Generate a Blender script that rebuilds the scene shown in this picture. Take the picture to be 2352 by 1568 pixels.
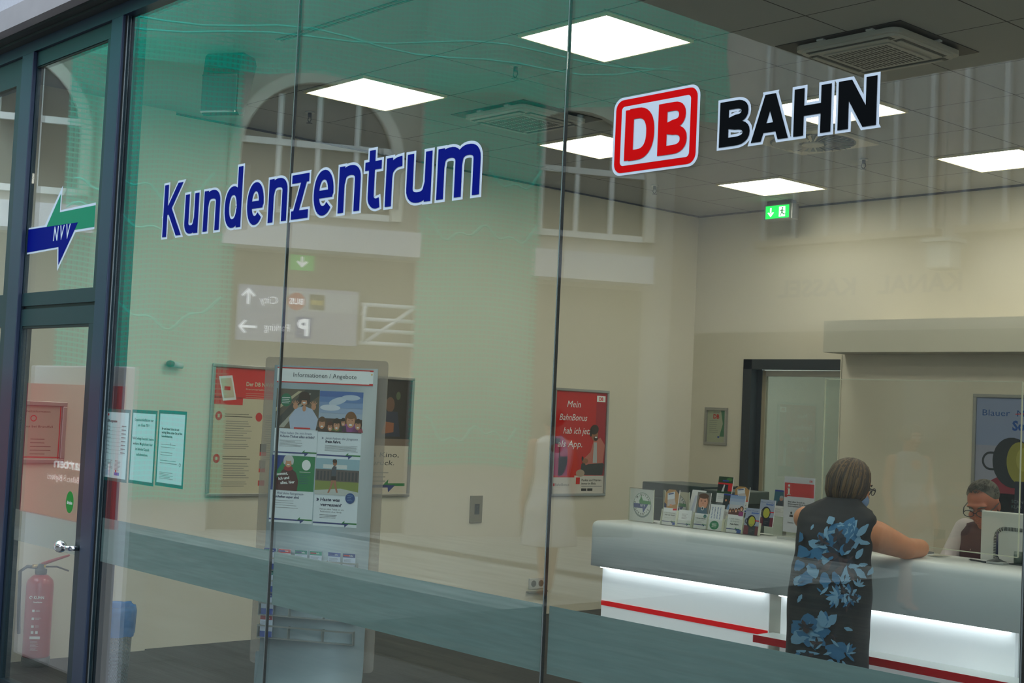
import bpy, bmesh, math, random
from mathutils import Vector, Matrix, Quaternion, noise
PI = math.pi
random.seed(7)
scn = bpy.context.scene
for o in list(bpy.data.objects): bpy.data.objects.remove(o)

# ---------------------------------------------------------------- camera, sky, exposure
EYE = Vector((0, 0, 1.595))
cam_d = bpy.data.cameras.new('camera'); cam = bpy.data.objects.new('camera', cam_d)
scn.collection.objects.link(cam); scn.camera = cam
cam_d.sensor_width = 36.0; cam_d.lens = 3142.54/2352*36.0; cam_d.clip_end = 200
ya, pi_, ro = -0.8421, 0.051717, 0.04549
fw = Vector((math.sin(ya)*math.cos(pi_), math.cos(ya)*math.cos(pi_), math.sin(pi_)))
r0 = Vector((math.cos(ya), -math.sin(ya), 0)); u0 = r0.cross(fw)
r1 = math.cos(ro)*r0 + math.sin(ro)*u0; u1 = -math.sin(ro)*r0 + math.cos(ro)*u0
M = Matrix((r1, u1, -fw)).transposed().to_4x4(); M.translation = EYE
cam.matrix_world = M
cam_d.dof.use_dof = False

w = bpy.data.worlds.new('overcast_sky'); scn.world = w; w.use_nodes = True
nt = w.node_tree; bg = nt.nodes['Background']
tcw = nt.nodes.new('ShaderNodeTexCoord'); sxw = nt.nodes.new('ShaderNodeSeparateXYZ'); crw = nt.nodes.new('ShaderNodeValToRGB')
nt.links.new(tcw.outputs['Generated'], sxw.inputs[0]); nt.links.new(sxw.outputs['Z'], crw.inputs[0]); nt.links.new(crw.outputs[0], bg.inputs[0])
crw.color_ramp.elements[0].color = (.50, .62, .76, 1); crw.color_ramp.elements[1].color = (.78, .90, 1.0, 1); crw.color_ramp.elements[1].position = .7
bg.inputs['Strength'].default_value = 2.3
scn.view_settings.view_transform = 'Standard'; scn.view_settings.look = 'None'
scn.view_settings.gamma = 1.0; scn.view_settings.use_curve_mapping = False
scn.view_settings.exposure = 0.75
LAMP = 6.4          # ceiling panels

# ---------------------------------------------------------------- helpers
_m = {}
def mat(name, rgb, rough=.6, metal=0, emit=0, alpha=1, spec=.5, bump=None, noise_amt=0, nscale=8, stretch=None, coat=0, sss=0):
    key = (name, rgb, rough, metal, emit, alpha)
    if key in _m: return _m[key]
    m = bpy.data.materials.new(name); m.use_nodes = True; t = m.node_tree; b = t.nodes['Principled BSDF']
    b.inputs['Base Color'].default_value = (*rgb, 1); b.inputs['Roughness'].default_value = rough
    b.inputs['Metallic'].default_value = metal; b.inputs['Specular IOR Level'].default_value = spec
    if coat: b.inputs['Coat Weight'].default_value = coat
    if sss: b.inputs['Subsurface Weight'].default_value = sss; b.inputs['Subsurface Scale'].default_value = .01
    if emit:
        b.inputs['Emission Color'].default_value = (*rgb, 1); b.inputs['Emission Strength'].default_value = emit
    if alpha < 1: b.inputs['Alpha'].default_value = alpha
    if noise_amt or bump:
        tc = t.nodes.new('ShaderNodeTexCoord'); mp = t.nodes.new('ShaderNodeMapping'); n = t.nodes.new('ShaderNodeTexNoise')
        t.links.new(tc.outputs['Object'], mp.inputs[0]); t.links.new(mp.outputs[0], n.inputs[0])
        n.inputs['Scale'].default_value = nscale; n.inputs['Detail'].default_value = 5
        if stretch: mp.inputs['Scale'].default_value = stretch
        if noise_amt:
            r = t.nodes.new('ShaderNodeValToRGB'); a = noise_amt
            r.color_ramp.elements[0].position = .3; r.color_ramp.elements[1].position = .7
            r.color_ramp.elements[0].color = (*[max(0, c*(1-a)) for c in rgb], 1)
            r.color_ramp.elements[1].color = (*[min(1, c*(1+a)) for c in rgb], 1)
            t.links.new(n.outputs[0], r.inputs[0]); t.links.new(r.outputs[0], b.inputs['Base Color'])
        if bump:
            bp = t.nodes.new('ShaderNodeBump'); bp.inputs['Strength'].default_value = bump; bp.inputs['Distance'].default_value = .01
            t.links.new(n.outputs[0], bp.inputs['Height']); t.links.new(bp.outputs[0], b.inputs['Normal'])
    _m[key] = m; return m

def srgb(r, g, b):
    f = lambda c: (c/255/12.92) if c/255 <= .04045 else ((c/255+.055)/1.055)**2.4
    return (round(f(r), 4), round(f(g), 4), round(f(b), 4))
def ink(r, g, b): return mat('ink', srgb(r, g, b), .55, spec=.3)

def glass_mat(name, tint, f0=.040, rough=0.0, haze=0.0, hazecol=(.7,.75,.7)):
    m = bpy.data.materials.new(name); m.use_nodes = True; t = m.node_tree; t.nodes.clear()
    out = t.nodes.new('ShaderNodeOutputMaterial'); mix = t.nodes.new('ShaderNodeMixShader')
    tr = t.nodes.new('ShaderNodeBsdfTransparent'); tr.inputs[0].default_value = (*tint, 1)
    gl = t.nodes.new('ShaderNodeBsdfGlossy'); gl.inputs['Roughness'].default_value = rough; gl.inputs[0].default_value = (1, 1, 1, 1)
    geo = t.nodes.new('ShaderNodeNewGeometry'); dot = t.nodes.new('ShaderNodeVectorMath'); dot.operation = 'DOT_PRODUCT'
    t.links.new(geo.outputs['Incoming'], dot.inputs[0]); t.links.new(geo.outputs['Normal'], dot.inputs[1])
    def mth(op, a, b=None):
        n = t.nodes.new('ShaderNodeMath'); n.operation = op
        for i, v in enumerate((a, b)):
            if v is None: continue
            if isinstance(v, (int, float)): n.inputs[i].default_value = v
            else: t.links.new(v, n.inputs[i])
        return n.outputs[0]
    c = mth('ABSOLUTE', dot.outputs['Value']); k = mth('POWER', mth('SUBTRACT', 1.0, c), 5.0)
    f = mth('ADD', mth('MULTIPLY', k, 1-f0), f0)
    t.links.new(f, mix.inputs[0]); t.links.new(tr.outputs[0], mix.inputs[1]); t.links.new(gl.outputs[0], mix.inputs[2])
    last = mix
    if haze:
        m2 = t.nodes.new('ShaderNodeMixShader'); df = t.nodes.new('ShaderNodeBsdfDiffuse'); df.inputs[0].default_value = (*hazecol, 1)
        m2.inputs[0].default_value = haze; t.links.new(mix.outputs[0], m2.inputs[1]); t.links.new(df.outputs[0], m2.inputs[2]); last = m2
    t.links.new(last.outputs[0], out.inputs[0]); return m

class MB:
    def __init__(s): s.bm = bmesh.new(); s.mats = []
    def mi(s, m):
        if m not in s.mats: s.mats.append(m)
        return s.mats.index(m)
    def _tag(s, n0, m, smooth=False):
        i = s.mi(m); s.bm.faces.ensure_lookup_table()
        for f in s.bm.faces[n0:]: f.material_index = i; f.smooth = smooth
    def box(s, a, b, m, bev=0, seg=2):
        n0 = len(s.bm.faces)
        a, b = Vector(a), Vector(b); c = (a+b)/2; d = b-a
        t = bmesh.new(); bmesh.ops.create_cube(t, size=1, matrix=Matrix.Translation(c) @ Matrix.Diagonal((abs(d.x), abs(d.y), abs(d.z), 1)))
        if bev: bmesh.ops.bevel(t, geom=list(t.edges), offset=bev, segments=seg, profile=.5, affect='EDGES')
        s._merge(t); s._tag(n0, m, False); return s
    def _merge(s, t, M=None):
        if M is not None: bmesh.ops.transform(t, matrix=M, verts=t.verts)
        mp = {v: s.bm.verts.new(v.co) for v in t.verts}
        for f in t.faces:
            try:
                nf = s.bm.faces.new([mp[v] for v in f.verts]); nf.smooth = f.smooth
            except ValueError: pass
        t.free()
    def obox(s, c, size, R, m, bev=0):
        """box centred c with rotation matrix R"""
        n0 = len(s.bm.faces); t = bmesh.new()
        bmesh.ops.create_cube(t, size=1, matrix=Matrix.Diagonal((*size, 1)))
        if bev: bmesh.ops.bevel(t, geom=list(t.edges), offset=bev, segments=2, profile=.5, affect='EDGES')
        s._merge(t, Matrix.Translation(c) @ R.to_4x4()); s._tag(n0, m); return s
    def cyl(s, p, q, r, m, r2=None, seg=20, smooth=True, caps=True):
        p, q = Vector(p), Vector(q); d = q-p; n0 = len(s.bm.faces); t = bmesh.new()
        bmesh.ops.create_cone(t, cap_ends=caps, segments=seg, radius1=r, radius2=r if r2 is None else r2, depth=d.length)
        s._merge(t, Matrix.Translation((p+q)/2) @ d.to_track_quat('Z', 'Y').to_matrix().to_4x4())
        s._tag(n0, m, smooth)
        if smooth:
            s.bm.faces.ensure_lookup_table()
            for f in s.bm.faces[n0:]:
                if len(f.verts) > 4: f.smooth = False
        return s
    def ball(s, c, r, m, sub=3, R=None):
        n0 = len(s.bm.faces); t = bmesh.new(); bmesh.ops.create_icosphere(t, subdivisions=sub, radius=1)
        if not hasattr(r, '__len__'): r = (r, r, r)
        Mx = Matrix.Translation(c) @ (R.to_4x4() if R else Matrix()) @ Matrix.Diagonal((*r, 1))
        s._merge(t, Mx); s._tag(n0, m, True); return s
    def tube(s, pts, r, m, seg=10):
        pts = [Vector(p) for p in pts]
        rr = r if hasattr(r, '__len__') else [r]*len(pts)
        rings = []; up = Vector((0, 0, 1)); prev = None
        for i, p in enumerate(pts):
            d = (pts[min(i+1, len(pts)-1)]-pts[max(i-1, 0)]).normalized()
            if prev is None: a = d.cross(up if abs(d.z) < .95 else Vector((1, 0, 0))).normalized()
            else: a = (prev-d*prev.dot(d)).normalized()
            prev = a; b = d.cross(a)
            rings.append([s.bm.verts.new(p+rr[i]*(math.cos(k*2*PI/seg)*a+math.sin(k*2*PI/seg)*b)) for k in range(seg)])
        n0 = len(s.bm.faces)
        for A, B in zip(rings, rings[1:]):
            for k in range(seg): s.bm.faces.new((A[k], A[(k+1) % seg], B[(k+1) % seg], B[k]))
        s.bm.faces.new(rings[0][::-1]); s.bm.faces.new(rings[-1]); s._tag(n0, m, True); return s
    def lathe(s, c, prof, m, seg=28, axis=None):
        rings = []; R = axis.to_track_quat('Z', 'Y').to_matrix() if axis else Matrix.Identity(3)
        for r, h in prof:
            rings.append([s.bm.verts.new(Vector(c)+R @ Vector((r*math.cos(k*2*PI/seg), r*math.sin(k*2*PI/seg), h))) for k in range(seg)])
        n0 = len(s.bm.faces)
        for A, B in zip(rings, rings[1:]):
            for k in range(seg): s.bm.faces.new((A[k], A[(k+1) % seg], B[(k+1) % seg], B[k]))
        s.bm.faces.new(rings[0][::-1]); s.bm.faces.new(rings[-1]); s._tag(n0, m, True); return s
    def prism(s, poly, z0, z1, m, frame=None):
        """extrude 2D poly (u,v) between n=z0..z1 in frame(O,U,V,N)"""
        O, U, V, N = frame or (Vector(), Vector((1, 0, 0)), Vector((0, 1, 0)), Vector((0, 0, 1)))
        n0 = len(s.bm.faces)
        A = [s.bm.verts.new(O+U*u+V*v+N*z0) for u, v in poly]; B = [s.bm.verts.new(O+U*u+V*v+N*z1) for u, v in poly]
        s.bm.faces.new(A[::-1]); s.bm.faces.new(B)
        for i in range(len(poly)):
            j = (i+1) % len(poly); s.bm.faces.new((A[i], A[j], B[j], B[i]))
        s._tag(n0, m); return s
    def build(s, name, parent=None, label=None, cat=None, group=None, kind=None, fix=True):
        if fix and len(s.bm.faces): bmesh.ops.recalc_face_normals(s.bm, faces=s.bm.faces)
        me = bpy.data.meshes.new(name); s.bm.to_mesh(me); s.bm.free()
        for m in s.mats: me.materials.append(m)
        return link(name, me, parent, label, cat, group, kind)

def link(name, me, parent=None, label=None, cat=None, group=None, kind=None):
    o = bpy.data.objects.new(name, me); scn.collection.objects.link(o)
    if parent is not None: o.parent = parent; o.matrix_parent_inverse = parent.matrix_basis.inverted()
    if label: o['label'] = label
    if cat: o['category'] = cat
    if group: o['group'] = group
    if kind: o['kind'] = kind
    return o
def thing(name, label, cat, loc=(0, 0, 0), group=None, kind=None):
    o = bpy.data.objects.new(name, None); o.empty_display_size = .1; scn.collection.objects.link(o); o.location = loc
    if label: o['label'] = label
    if cat: o['category'] = cat
    if group: o['group'] = group
    if kind: o['kind'] = kind
    return o
def struct(name, mb, label=None): return mb.build(name, kind='structure', label=label)

# text outlines from the built-in font, as 2D triangles at cap height 1
_tx = {}
def text2d(s, off=0, res=3):
    k = (s, off, res)
    if k in _tx: return _tx[k]
    cu = bpy.data.curves.new('t', 'FONT'); cu.body = s; cu.size = 1; cu.resolution_u = res; cu.offset = off
    o = bpy.data.objects.new('t', cu); scn.collection.objects.link(o)
    dg = bpy.context.evaluated_depsgraph_get(); me = bpy.data.meshes.new_from_object(o.evaluated_get(dg))
    vs = [(v.co.x, v.co.y) for v in me.vertices]; fs = [tuple(p.vertices) for p in me.polygons]
    bpy.data.objects.remove(o); bpy.data.curves.remove(cu); bpy.data.meshes.remove(me)
    _tx[k] = (vs, fs); return _tx[k]
CAP = None
def cap():
    global CAP
    if CAP is None:
        vs, _ = text2d('H'); CAP = max(v[1] for v in vs)
    return CAP

class Print:
    """flat printed sheet: layered inks in one mesh.  frame: O lower-left, U right, V up, N out"""
    def __init__(s, O, U, V=(0, 0, 1), N=None, step=.0004):
        s.O, s.U, s.V = Vector(O), Vector(U).normalized(), Vector(V).normalized()
        s.N = Vector(N).normalized() if N else s.U.cross(s.V); s.mb = MB(); s.step = step
    def P(s, u, v, l): return s.O+s.U*u+s.V*v+s.N*(l*s.step)
    def poly(s, pts, m, l=1):
        n0 = len(s.mb.bm.faces)
        s.mb.bm.faces.new([s.mb.bm.verts.new(s.P(u, v, l)) for u, v in pts]); s.mb._tag(n0, m); return s
    def rect(s, x, y, w_, h, m, l=1): return s.poly([(x, y), (x+w_, y), (x+w_, y+h), (x, y+h)], m, l)
    def rrect(s, x, y, w_, h, r, m, l=1):
        p = []
        for cx, cy, a in ((x+w_-r, y+r, -90), (x+w_-r, y+h-r, 0), (x+r, y+h-r, 90), (x+r, y+r, 180)):
            for k in range(7): t = math.radians(a+15*k); p.append((cx+r*math.cos(t), cy+r*math.sin(t)))
        return s.poly(p, m, l)
    def ell(s, x, y, rx, ry, m, l=1, n=24, a0=0, a1=360, rot=0):
        c, sn = math.cos(rot), math.sin(rot); p = []
        for k in range(n+(a1-a0 < 360)):
            t = math.radians(a0+(a1-a0)*k/n); dx, dy = rx*math.cos(t), ry*math.sin(t); p.append((x+dx*c-dy*sn, y+dx*sn+dy*c))
        return s.poly(p, m, l)
    def text(s, x, y, txt, h, m, l=2, w_=None, bold=0, sh=0, align='l', res=2, rot=0):
        vs, fs = text2d(txt, bold, res)
        if not vs: return s
        k = h/cap(); xs = [v[0] for v in vs]; wd = (max(xs)-min(xs))*k; kx = k*(w_/wd if w_ else 1); x0 = min(xs)
        W_ = w_ or wd; ox = {'l': 0, 'c': -W_/2, 'r': -W_}[align]; c, sn = math.cos(rot), math.sin(rot)
        n0 = len(s.mb.bm.faces); V_ = []
        for vx, vy in vs:
            a, b = (vx-x0)*kx+ox+sh*vy*k, vy*k; V_.append(s.mb.bm.verts.new(s.P(x+a*c-b*sn, y+a*sn+b*c, l)))
        for f in fs:
            try: s.mb.bm.faces.new([V_[i] for i in f])
            except ValueError: pass
        s.mb._tag(n0, m); return s
    def lines(s, x, y, w_, n, dy, m, l=2, t=.0016, rag=.35, seed=1):
        r = random.Random(seed)
        for i in range(n): s.rect(x, y-i*dy, w_*(1-rag*r.random()), t, m, l)
        return s
    def arc(s, x, y, r0_, r1_, a0, a1, m, l=2, n=24):
        for k in range(n):
            t0, t1 = math.radians(a0+(a1-a0)*k/n), math.radians(a0+(a1-a0)*(k+1)/n)
            s.poly([(x+r0_*math.cos(t0), y+r0_*math.sin(t0)), (x+r1_*math.cos(t0), y+r1_*math.sin(t0)), (x+r1_*math.cos(t1), y+r1_*math.sin(t1)), (x+r0_*math.cos(t1), y+r0_*math.sin(t1))], m, l)
        return s
    def slab(s, w_, h, m, t=.001):
        s.mb.prism([(0, 0), (w_, 0), (w_, h), (0, h)], -t, 0, m, (s.O, s.U, s.V, s.N)); return s
    def curved_text(s, cx, cy, r, txt, h, m, mid=90, step=14, l=3, bold=.02, inward=False):
        n = len(txt)
        for i, ch in enumerate(txt):
            if ch == ' ': continue
            a = mid+(n-1)*step/2-i*step if not inward else mid-(n-1)*step/2+i*step
            t = math.radians(a); rot = t-PI/2 if not inward else t+PI/2
            s.text(cx+r*math.cos(t), cy+r*math.sin(t), ch, h, m, l, bold=bold, align='c', rot=rot)
        return s
    def build(s, name, parent=None, **k): return s.mb.build(name, parent, fix=False, **k)

# ---------------------------------------------------------------- materials
M_wall = mat('wall_paint', (.70, .655, .53), .75, bump=.06, nscale=120)
M_wall2 = mat('partition_paint', (.74, .68, .55), .75)
M_frame = mat('blue_grey_aluminium', srgb(38, 50, 72), .38, .15, noise_amt=.06, nscale=6)
M_frame2 = mat('teal_grey_aluminium', srgb(22, 42, 50), .4, .15)
M_black = mat('black_gasket', (.008, .009, .01), .5)
M_white = mat('white_plastic', (.72, .72, .70), .45)
M_offw = mat('cream_plastic', (.50, .49, .44), .5)
M_silver = mat('brushed_silver', (.42, .42, .40), .35, .75)
M_dark = mat('dark_plastic', (.02, .03, .03), .45)
M_chrome = mat('chrome', (.75, .75, .78), .15, 1)
M_acryl = glass_mat('clear_acrylic', (.98, .985, .97), .04, 0, .02, (.8, .8, .7))
M_glass = glass_mat('shopfront_glass', (.95, .985, .965), .062)
M_screen = glass_mat('screen_glass', (.97, .98, .96), .03, 0, .01)
M_concrete = mat('painted_concrete', srgb(150, 142, 146), .85, noise_amt=.06, nscale=5, bump=.15)
M_plaster = mat('exterior_plaster', srgb(178, 174, 184), .9, noise_amt=.04, nscale=30, bump=.3, stretch=(6, 6, 1))
GRN, BLU, REDI = ink(20, 130, 60), ink(20, 60, 130), ink(200, 18, 22)
DBR = ink(215, 20, 24); WH = ink(235, 235, 232); BK = ink(16, 20, 24); GR = ink(110, 112, 112)
SKIN = ink(200, 140, 105); SKIN2 = ink(150, 95, 65); HAIR = ink(50, 30, 20)

# ---------------------------------------------------------------- room shell
XW, XE, YG, YB, ZC = -8.0, 1.6, 2.88, 9.31, 3.42
def floor_mat():
    m = bpy.data.materials.new('dark_plank_floor'); m.use_nodes = True; t = m.node_tree; b = t.nodes['Principled BSDF']
    tc = t.nodes.new('ShaderNodeTexCoord'); br = t.nodes.new('ShaderNodeTexBrick'); mp = t.nodes.new('ShaderNodeMapping'); n = t.nodes.new('ShaderNodeTexNoise'); mx = t.nodes.new('ShaderNodeMixRGB')
    t.links.new(tc.outputs['Object'], br.inputs[0]); br.inputs['Scale'].default_value = 1; br.inputs['Brick Width'].default_value = 1.2; br.inputs['Row Height'].default_value = .3
    br.inputs['Mortar Size'].default_value = .003; br.inputs['Color1'].default_value = (.035, .036, .036, 1); br.inputs['Color2'].default_value = (.022, .024, .026, 1); br.inputs['Mortar'].default_value = (.012, .012, .012, 1)
    t.links.new(tc.outputs['Object'], mp.inputs[0]); mp.inputs['Scale'].default_value = (2, 30, 1); t.links.new(mp.outputs[0], n.inputs[0]); n.inputs['Scale'].default_value = 2
    mx.blend_type = 'OVERLAY'; mx.inputs[0].default_value = .7; t.links.new(br.outputs[0], mx.inputs[1]); t.links.new(n.outputs[0], mx.inputs[2])
    t.links.new(mx.outputs[0], b.inputs['Base Color']); b.inputs['Roughness'].default_value = .5; b.inputs['Specular IOR Level'].default_value = .2
    return m
struct('floor', MB().box((XW-.2, YG+.02, -.1), (XE+.2, YB+1.2, 0), floor_mat()))

def ceil_mat():
    m = bpy.data.materials.new('ceiling_tiles'); m.use_nodes = True; t = m.node_tree; b = t.nodes['Principled BSDF']
    tc = t.nodes.new('ShaderNodeTexCoord'); sp = t.nodes.new('ShaderNodeSeparateXYZ'); t.links.new(tc.outputs['Object'], sp.inputs[0])
    def mth(op, a, b_=None):
        n = t.nodes.new('ShaderNodeMath'); n.operation = op
        for i, v in enumerate((a, b_)):
            if v is None: continue
            if isinstance(v, (int, float)): n.inputs[i].default_value = v
            else: t.links.new(v, n.inputs[i])
        return n.outputs[0]
    def line(c, off):
        f = mth('FRACT', mth('DIVIDE', mth('ADD', c, off), .625)); return mth('LESS_THAN', mth('ABSOLUTE', mth('SUBTRACT', f, .5)), .0058)
    lx, ly = line(sp.outputs['X'], 4.29+.3125+6.25), line(sp.outputs['Y'], -4.31+.3125+6.25)
    inx = mth('MULTIPLY', mth('GREATER_THAN', sp.outputs['X'], -7.43), mth('GREATER_THAN', sp.outputs['Y'], 4.29))
    l = mth('MULTIPLY', mth('MAXIMUM', lx, ly), inx)
    ns = t.nodes.new('ShaderNodeTexNoise'); ns.inputs['Scale'].default_value = 1.3; t.links.new(tc.outputs['Object'], ns.inputs[0])
    base = t.nodes.new('ShaderNodeMixRGB'); base.inputs[1].default_value = (.36, .365, .34, 1); base.inputs[2].default_value = (.40, .40, .375, 1); t.links.new(ns.outputs[0], base.inputs[0])
    mx = t.nodes.new('ShaderNodeMixRGB'); t.links.new(l, mx.inputs[0]); t.links.new(base.outputs[0], mx.inputs[1]); mx.inputs[2].default_value = (.045, .05, .045, 1)
    t.links.new(mx.outputs[0], b.inputs['Base Color']); b.inputs['Roughness'].default_value = .85
    return m
M_ceil = ceil_mat()
struct('ceiling', MB().box((XW-.2, YG+.07, ZC), (XE+.2, YB+.2, ZC+.15), M_ceil))
struct('wall_left', MB().box((XW-.2, YG+.02, 0), (XW, YB+.2, ZC), M_wall))
DX0, DX1, DZ = -7.41, -6.30, 2.14
wb = MB(); wb.box((XW, YB, 0), (DX0, YB+.2, ZC), M_wall); wb.box((DX0, YB, DZ), (DX1, YB+.2, ZC), M_wall); wb.box((DX1, YB, 0), (XE, YB+.2, ZC), M_wall)
struct('wall_back', wb)
struct('wall_right', MB().box((XE, YG+.02, 0), (XE+.2, YB+.2, ZC), M_wall))
struct('wall_corridor', MB().box((-8.0, YB+1.0, 0), (-6.0, YB+1.1, ZC-.6), mat('corridor_paint', (.42, .40, .33), .8)))
struct('trim_1', MB().box((XW, YG+.08, ZC-.012), (XW+.012, YB, ZC), M_black))
struct('trim_2', MB().box((XW, YB-.012, ZC-.014), (XE, YB, ZC), M_black))
struct('wall_pier', MB().box((XW, YG+.07, 0), (XW+.045, 4.13, ZC-.0005), M_wall))
# partition block behind the counter and its bulkhead
struct('wall_partition', MB().box((-6.16, 8.9, 0), (XE-.01, YB-.001, 2.30), M_wall2))
struct('trim_3', MB().box((-6.13, 8.62, 2.155), (XE-.01, 8.899, 2.392), mat('bulkhead_paint', (.60, .58, .47), .7)).box((-6.13, 8.9, 2.301), (XE-.01, YB-.001, 2.392), M_wall2))
struct('trim_4', MB().box((-6.16, 8.893, 0), (-6.15, 8.90, 2.154), M_wall))

# door in the back wall
dr = thing('door_2', 'dark framed doorway with pale glazed door in the back wall', None, (-6.9, YB, 0), kind='structure')
f = MB(); dk = mat('door_frame_dark', srgb(38, 46, 50), .5)
f.box((DX0, YB-.03, 0), (DX0+.09, YB+.06, DZ), dk); f.box((DX0, YB-.03, DZ-.085), (DX1, YB+.06, DZ), dk); f.box((DX1-.09, YB-.03, 0), (DX1, YB+.06, DZ), dk)
f.box((DX0+.09, YB+.06, 0), (DX0+.13, YB+.1, DZ-.085), dk); f.build('door_frame', dr)
f = MB(); f.box((DX0+.13, YB+.07, 0), (DX0+.165, YB+.11, DZ-.09), mat('door_edge_wood', (.36, .31, .2), .5)); f.box((DX0+.165, YB+.07, 2.0), (DX1-.09, YB+.11, 2.05), M_silver); f.build('door_edge', dr)
MB().box((DX0+.165, YB+.085, .0), (DX1-.09, YB+.095, 2.0), glass_mat('door_glass', (.75, .77, .72), .06, 0, .25, (.4, .4, .33))).build('door_leaf', dr)

# ---------------------------------------------------------------- shopfront
GX = [-6.05, -4.571, -3.025, -1.498, .03, 1.6]
h = MB(); h.box((-8.6, 2.845, 3.395), (XE, 2.949, 3.455), M_frame); h.box((-8.6, 2.80, 3.455), (XE, 2.949, 3.47), M_black)
struct('trim_5', h)
lt = MB(); lt.box((-12, 2.70, 3.485), (4, 3.2, 3.60), M_concrete); lt.box((-12, 2.76, 3.47), (4, 3.2, 3.485), M_black); struct('trim_6', lt)
struct('wall_front', MB().box((-12, 2.76, 3.60), (4, 3.2, 6.5), M_plaster).box((-12, 2.9, 0), (-8.6, 3.2, 3.47), M_plaster))
struct('trim_7', MB().box((-8.6, 2.82, 0), (XE, 2.94, .06), M_frame))
M_film = mat('frosted_film', (.155, .215, .215), .5, alpha=.93, noise_amt=.10, nscale=3, stretch=(2, 1, 30))
M_seam = mat('joint_edge', (.30, .33, .33), .2, .6)
for i in range(5):
    a, b = GX[i], GX[i+1]; g0 = a+.0035; g1 = b-.0035
    wd = thing('window_%d' % (i+2), None, None, ((a+b)/2, YG, 0), kind='structure')
    MB().box((g0, YG-.006, .06), (g1, YG+.006, 3.402), M_glass).build('glass_pane', wd)
    MB().box((g0+.012 if i else g0-.0, YG+.0065, .815), (g1-.012, YG+.0072, 1.018), M_film).build('frosted_band', wd)
    if i: struct('trim_%d' % (i+7), MB().box((a-.0035, YG-.004, .06), (a-.001, YG+.006, 3.402), M_black).box((a-.001, YG-.0062, .06), (a+.0018, YG+.006, 3.402), M_seam).box((a+.0018, YG-.004, .06), (a+.0035, YG+.006, 3.402), M_black))
# right edge mullion is outside the view; left frame with its two mullions
f = MB(); f.box((-6.180, 2.842, 0), (-6.062, 2.858, 3.395), M_frame, .003); f.box((-6.178, 2.858, 0), (-6.066, 2.868, 3.395), M_black); f.box((-6.180, 2.868, 0), (-6.056, 2.886, 3.395), M_frame2); f.box((-6.060, 2.864, 0), (-6.054, 2.868, 3.395), M_seam); struct('trim_13', f)
struct('trim_16', MB().box((-6.18, 2.8905, .06), (-5.985, 2.93, 3.395), mat('frame_enamel', (.006, .014, .016), .5)))
f = MB(); f.box((-7.255, 2.842, 0), (-7.108, 2.866, 3.395), M_frame, .003); f.box((-7.255, 2.866, 0), (-7.10, 2.888, 3.395), M_frame2); struct('trim_14', f)
# transom bar and fanlight over the entrance door
dd = thing('window_1', None, None, (-6.75, YG, 2.06), kind='structure')
f = MB(); f.box((-7.099, 2.862, 3.315), (-6.181, 2.92, 3.394), M_frame2); f.box((-7.099, 2.862, 2.035), (-6.181, 2.92, 2.104), M_frame2); f.box((-6.249, 2.862, 2.1045), (-6.181, 2.92, 3.3145), M_frame2)
f.box((-7.099, 2.868, 3.308), (-6.25, 2.90, 3.3145), M_black); f.build('window_frame', dd)
MB().box((-7.099, YG-.006, 2.104), (-6.25, YG+.006, 3.308), M_glass).build('glass_pane', dd)
struct('trim_15', MB().box((-7.099, 2.875, 2.018), (-6.181, 2.92, 2.035), M_black))
dd = thing('door_1', 'glazed entrance door leaf with blue-grey frame left of the big panes', None, (-6.75, YG, 0), kind='structure')
f = MB(); f.box((-7.099, 2.862, 1.93), (-6.181, 2.915, 2.018), M_frame2); f.box((-6.272, 2.862, .0), (-6.181, 2.915, 1.9295), M_frame2); f.box((-7.099, 2.862, 0), (-7.075, 2.915, 1.9295), M_frame2); f.box((-7.0745, 2.862, 0), (-6.2725, 2.915, .10), M_frame2)
f.box((-7.0745, 2.866, 1.917), (-6.2725, 2.9, 1.9295), M_black); f.build('door_frame', dd)
MB().box((-7.0745, YG-.006, .10), (-6.2725, YG+.006, 1.915), M_glass).build('glass_pane', dd)
MB().box((-7.07, YG+.0065, .815), (-6.277, YG+.0072, .975), mat('frosted_film_light', (.36, .40, .37), .5, alpha=.40)).build('frosted_band', dd)
f = MB(); f.cyl((-6.225, 2.862, .858), (-6.225, 2.812, .858), .012, M_chrome); f.cyl((-6.215, 2.812, .858), (-6.30, 2.812, .858), .011, M_chrome); f.ball((-6.325, 2.812, .858), .030, M_chrome); f.build('door_knob', dd, label='chrome ball handle')
p = Print((-6.43, YG-.0068, 1.01), (1, 0, 0)); p.ell(.043, .053, .043, .053, ink(10, 130, 45), 0); p.text(.043, .043, 'drücken', .016, WH, 1, w_=.06, bold=.02, align='c'); p.build('sticker', dd, label='round green push sticker')
# neighbouring leaf further left
dd = thing('window_7', None, None, (-7.9, YG, 0), kind='structure')
f = MB(); f.box((-8.6, 2.862, 3.25), (-7.263, 2.92, 3.394), M_frame2); f.box((-8.6, 2.862, 1.93), (-7.263, 2.92, 2.104), M_frame2); f.box((-7.36, 2.862, .1), (-7.263, 2.92, 1.93), M_frame2); f.box((-7.36, 2.862, 2.104), (-7.263, 2.92, 3.25), M_frame2); f.box((-8.6, 2.862, .0), (-8.45, 2.92, 3.394), M_frame2); f.box((-8.45, 2.862, 0), (-7.263, 2.92, .1), M_frame2); f.build('window_frame', dd)
MB().box((-8.45, YG-.006, .10), (-7.36, YG+.006, 1.93), M_glass).box((-8.45, YG-.006, 2.104), (-7.36, YG+.006, 3.25), M_glass).build('glass_pane', dd)

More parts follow.
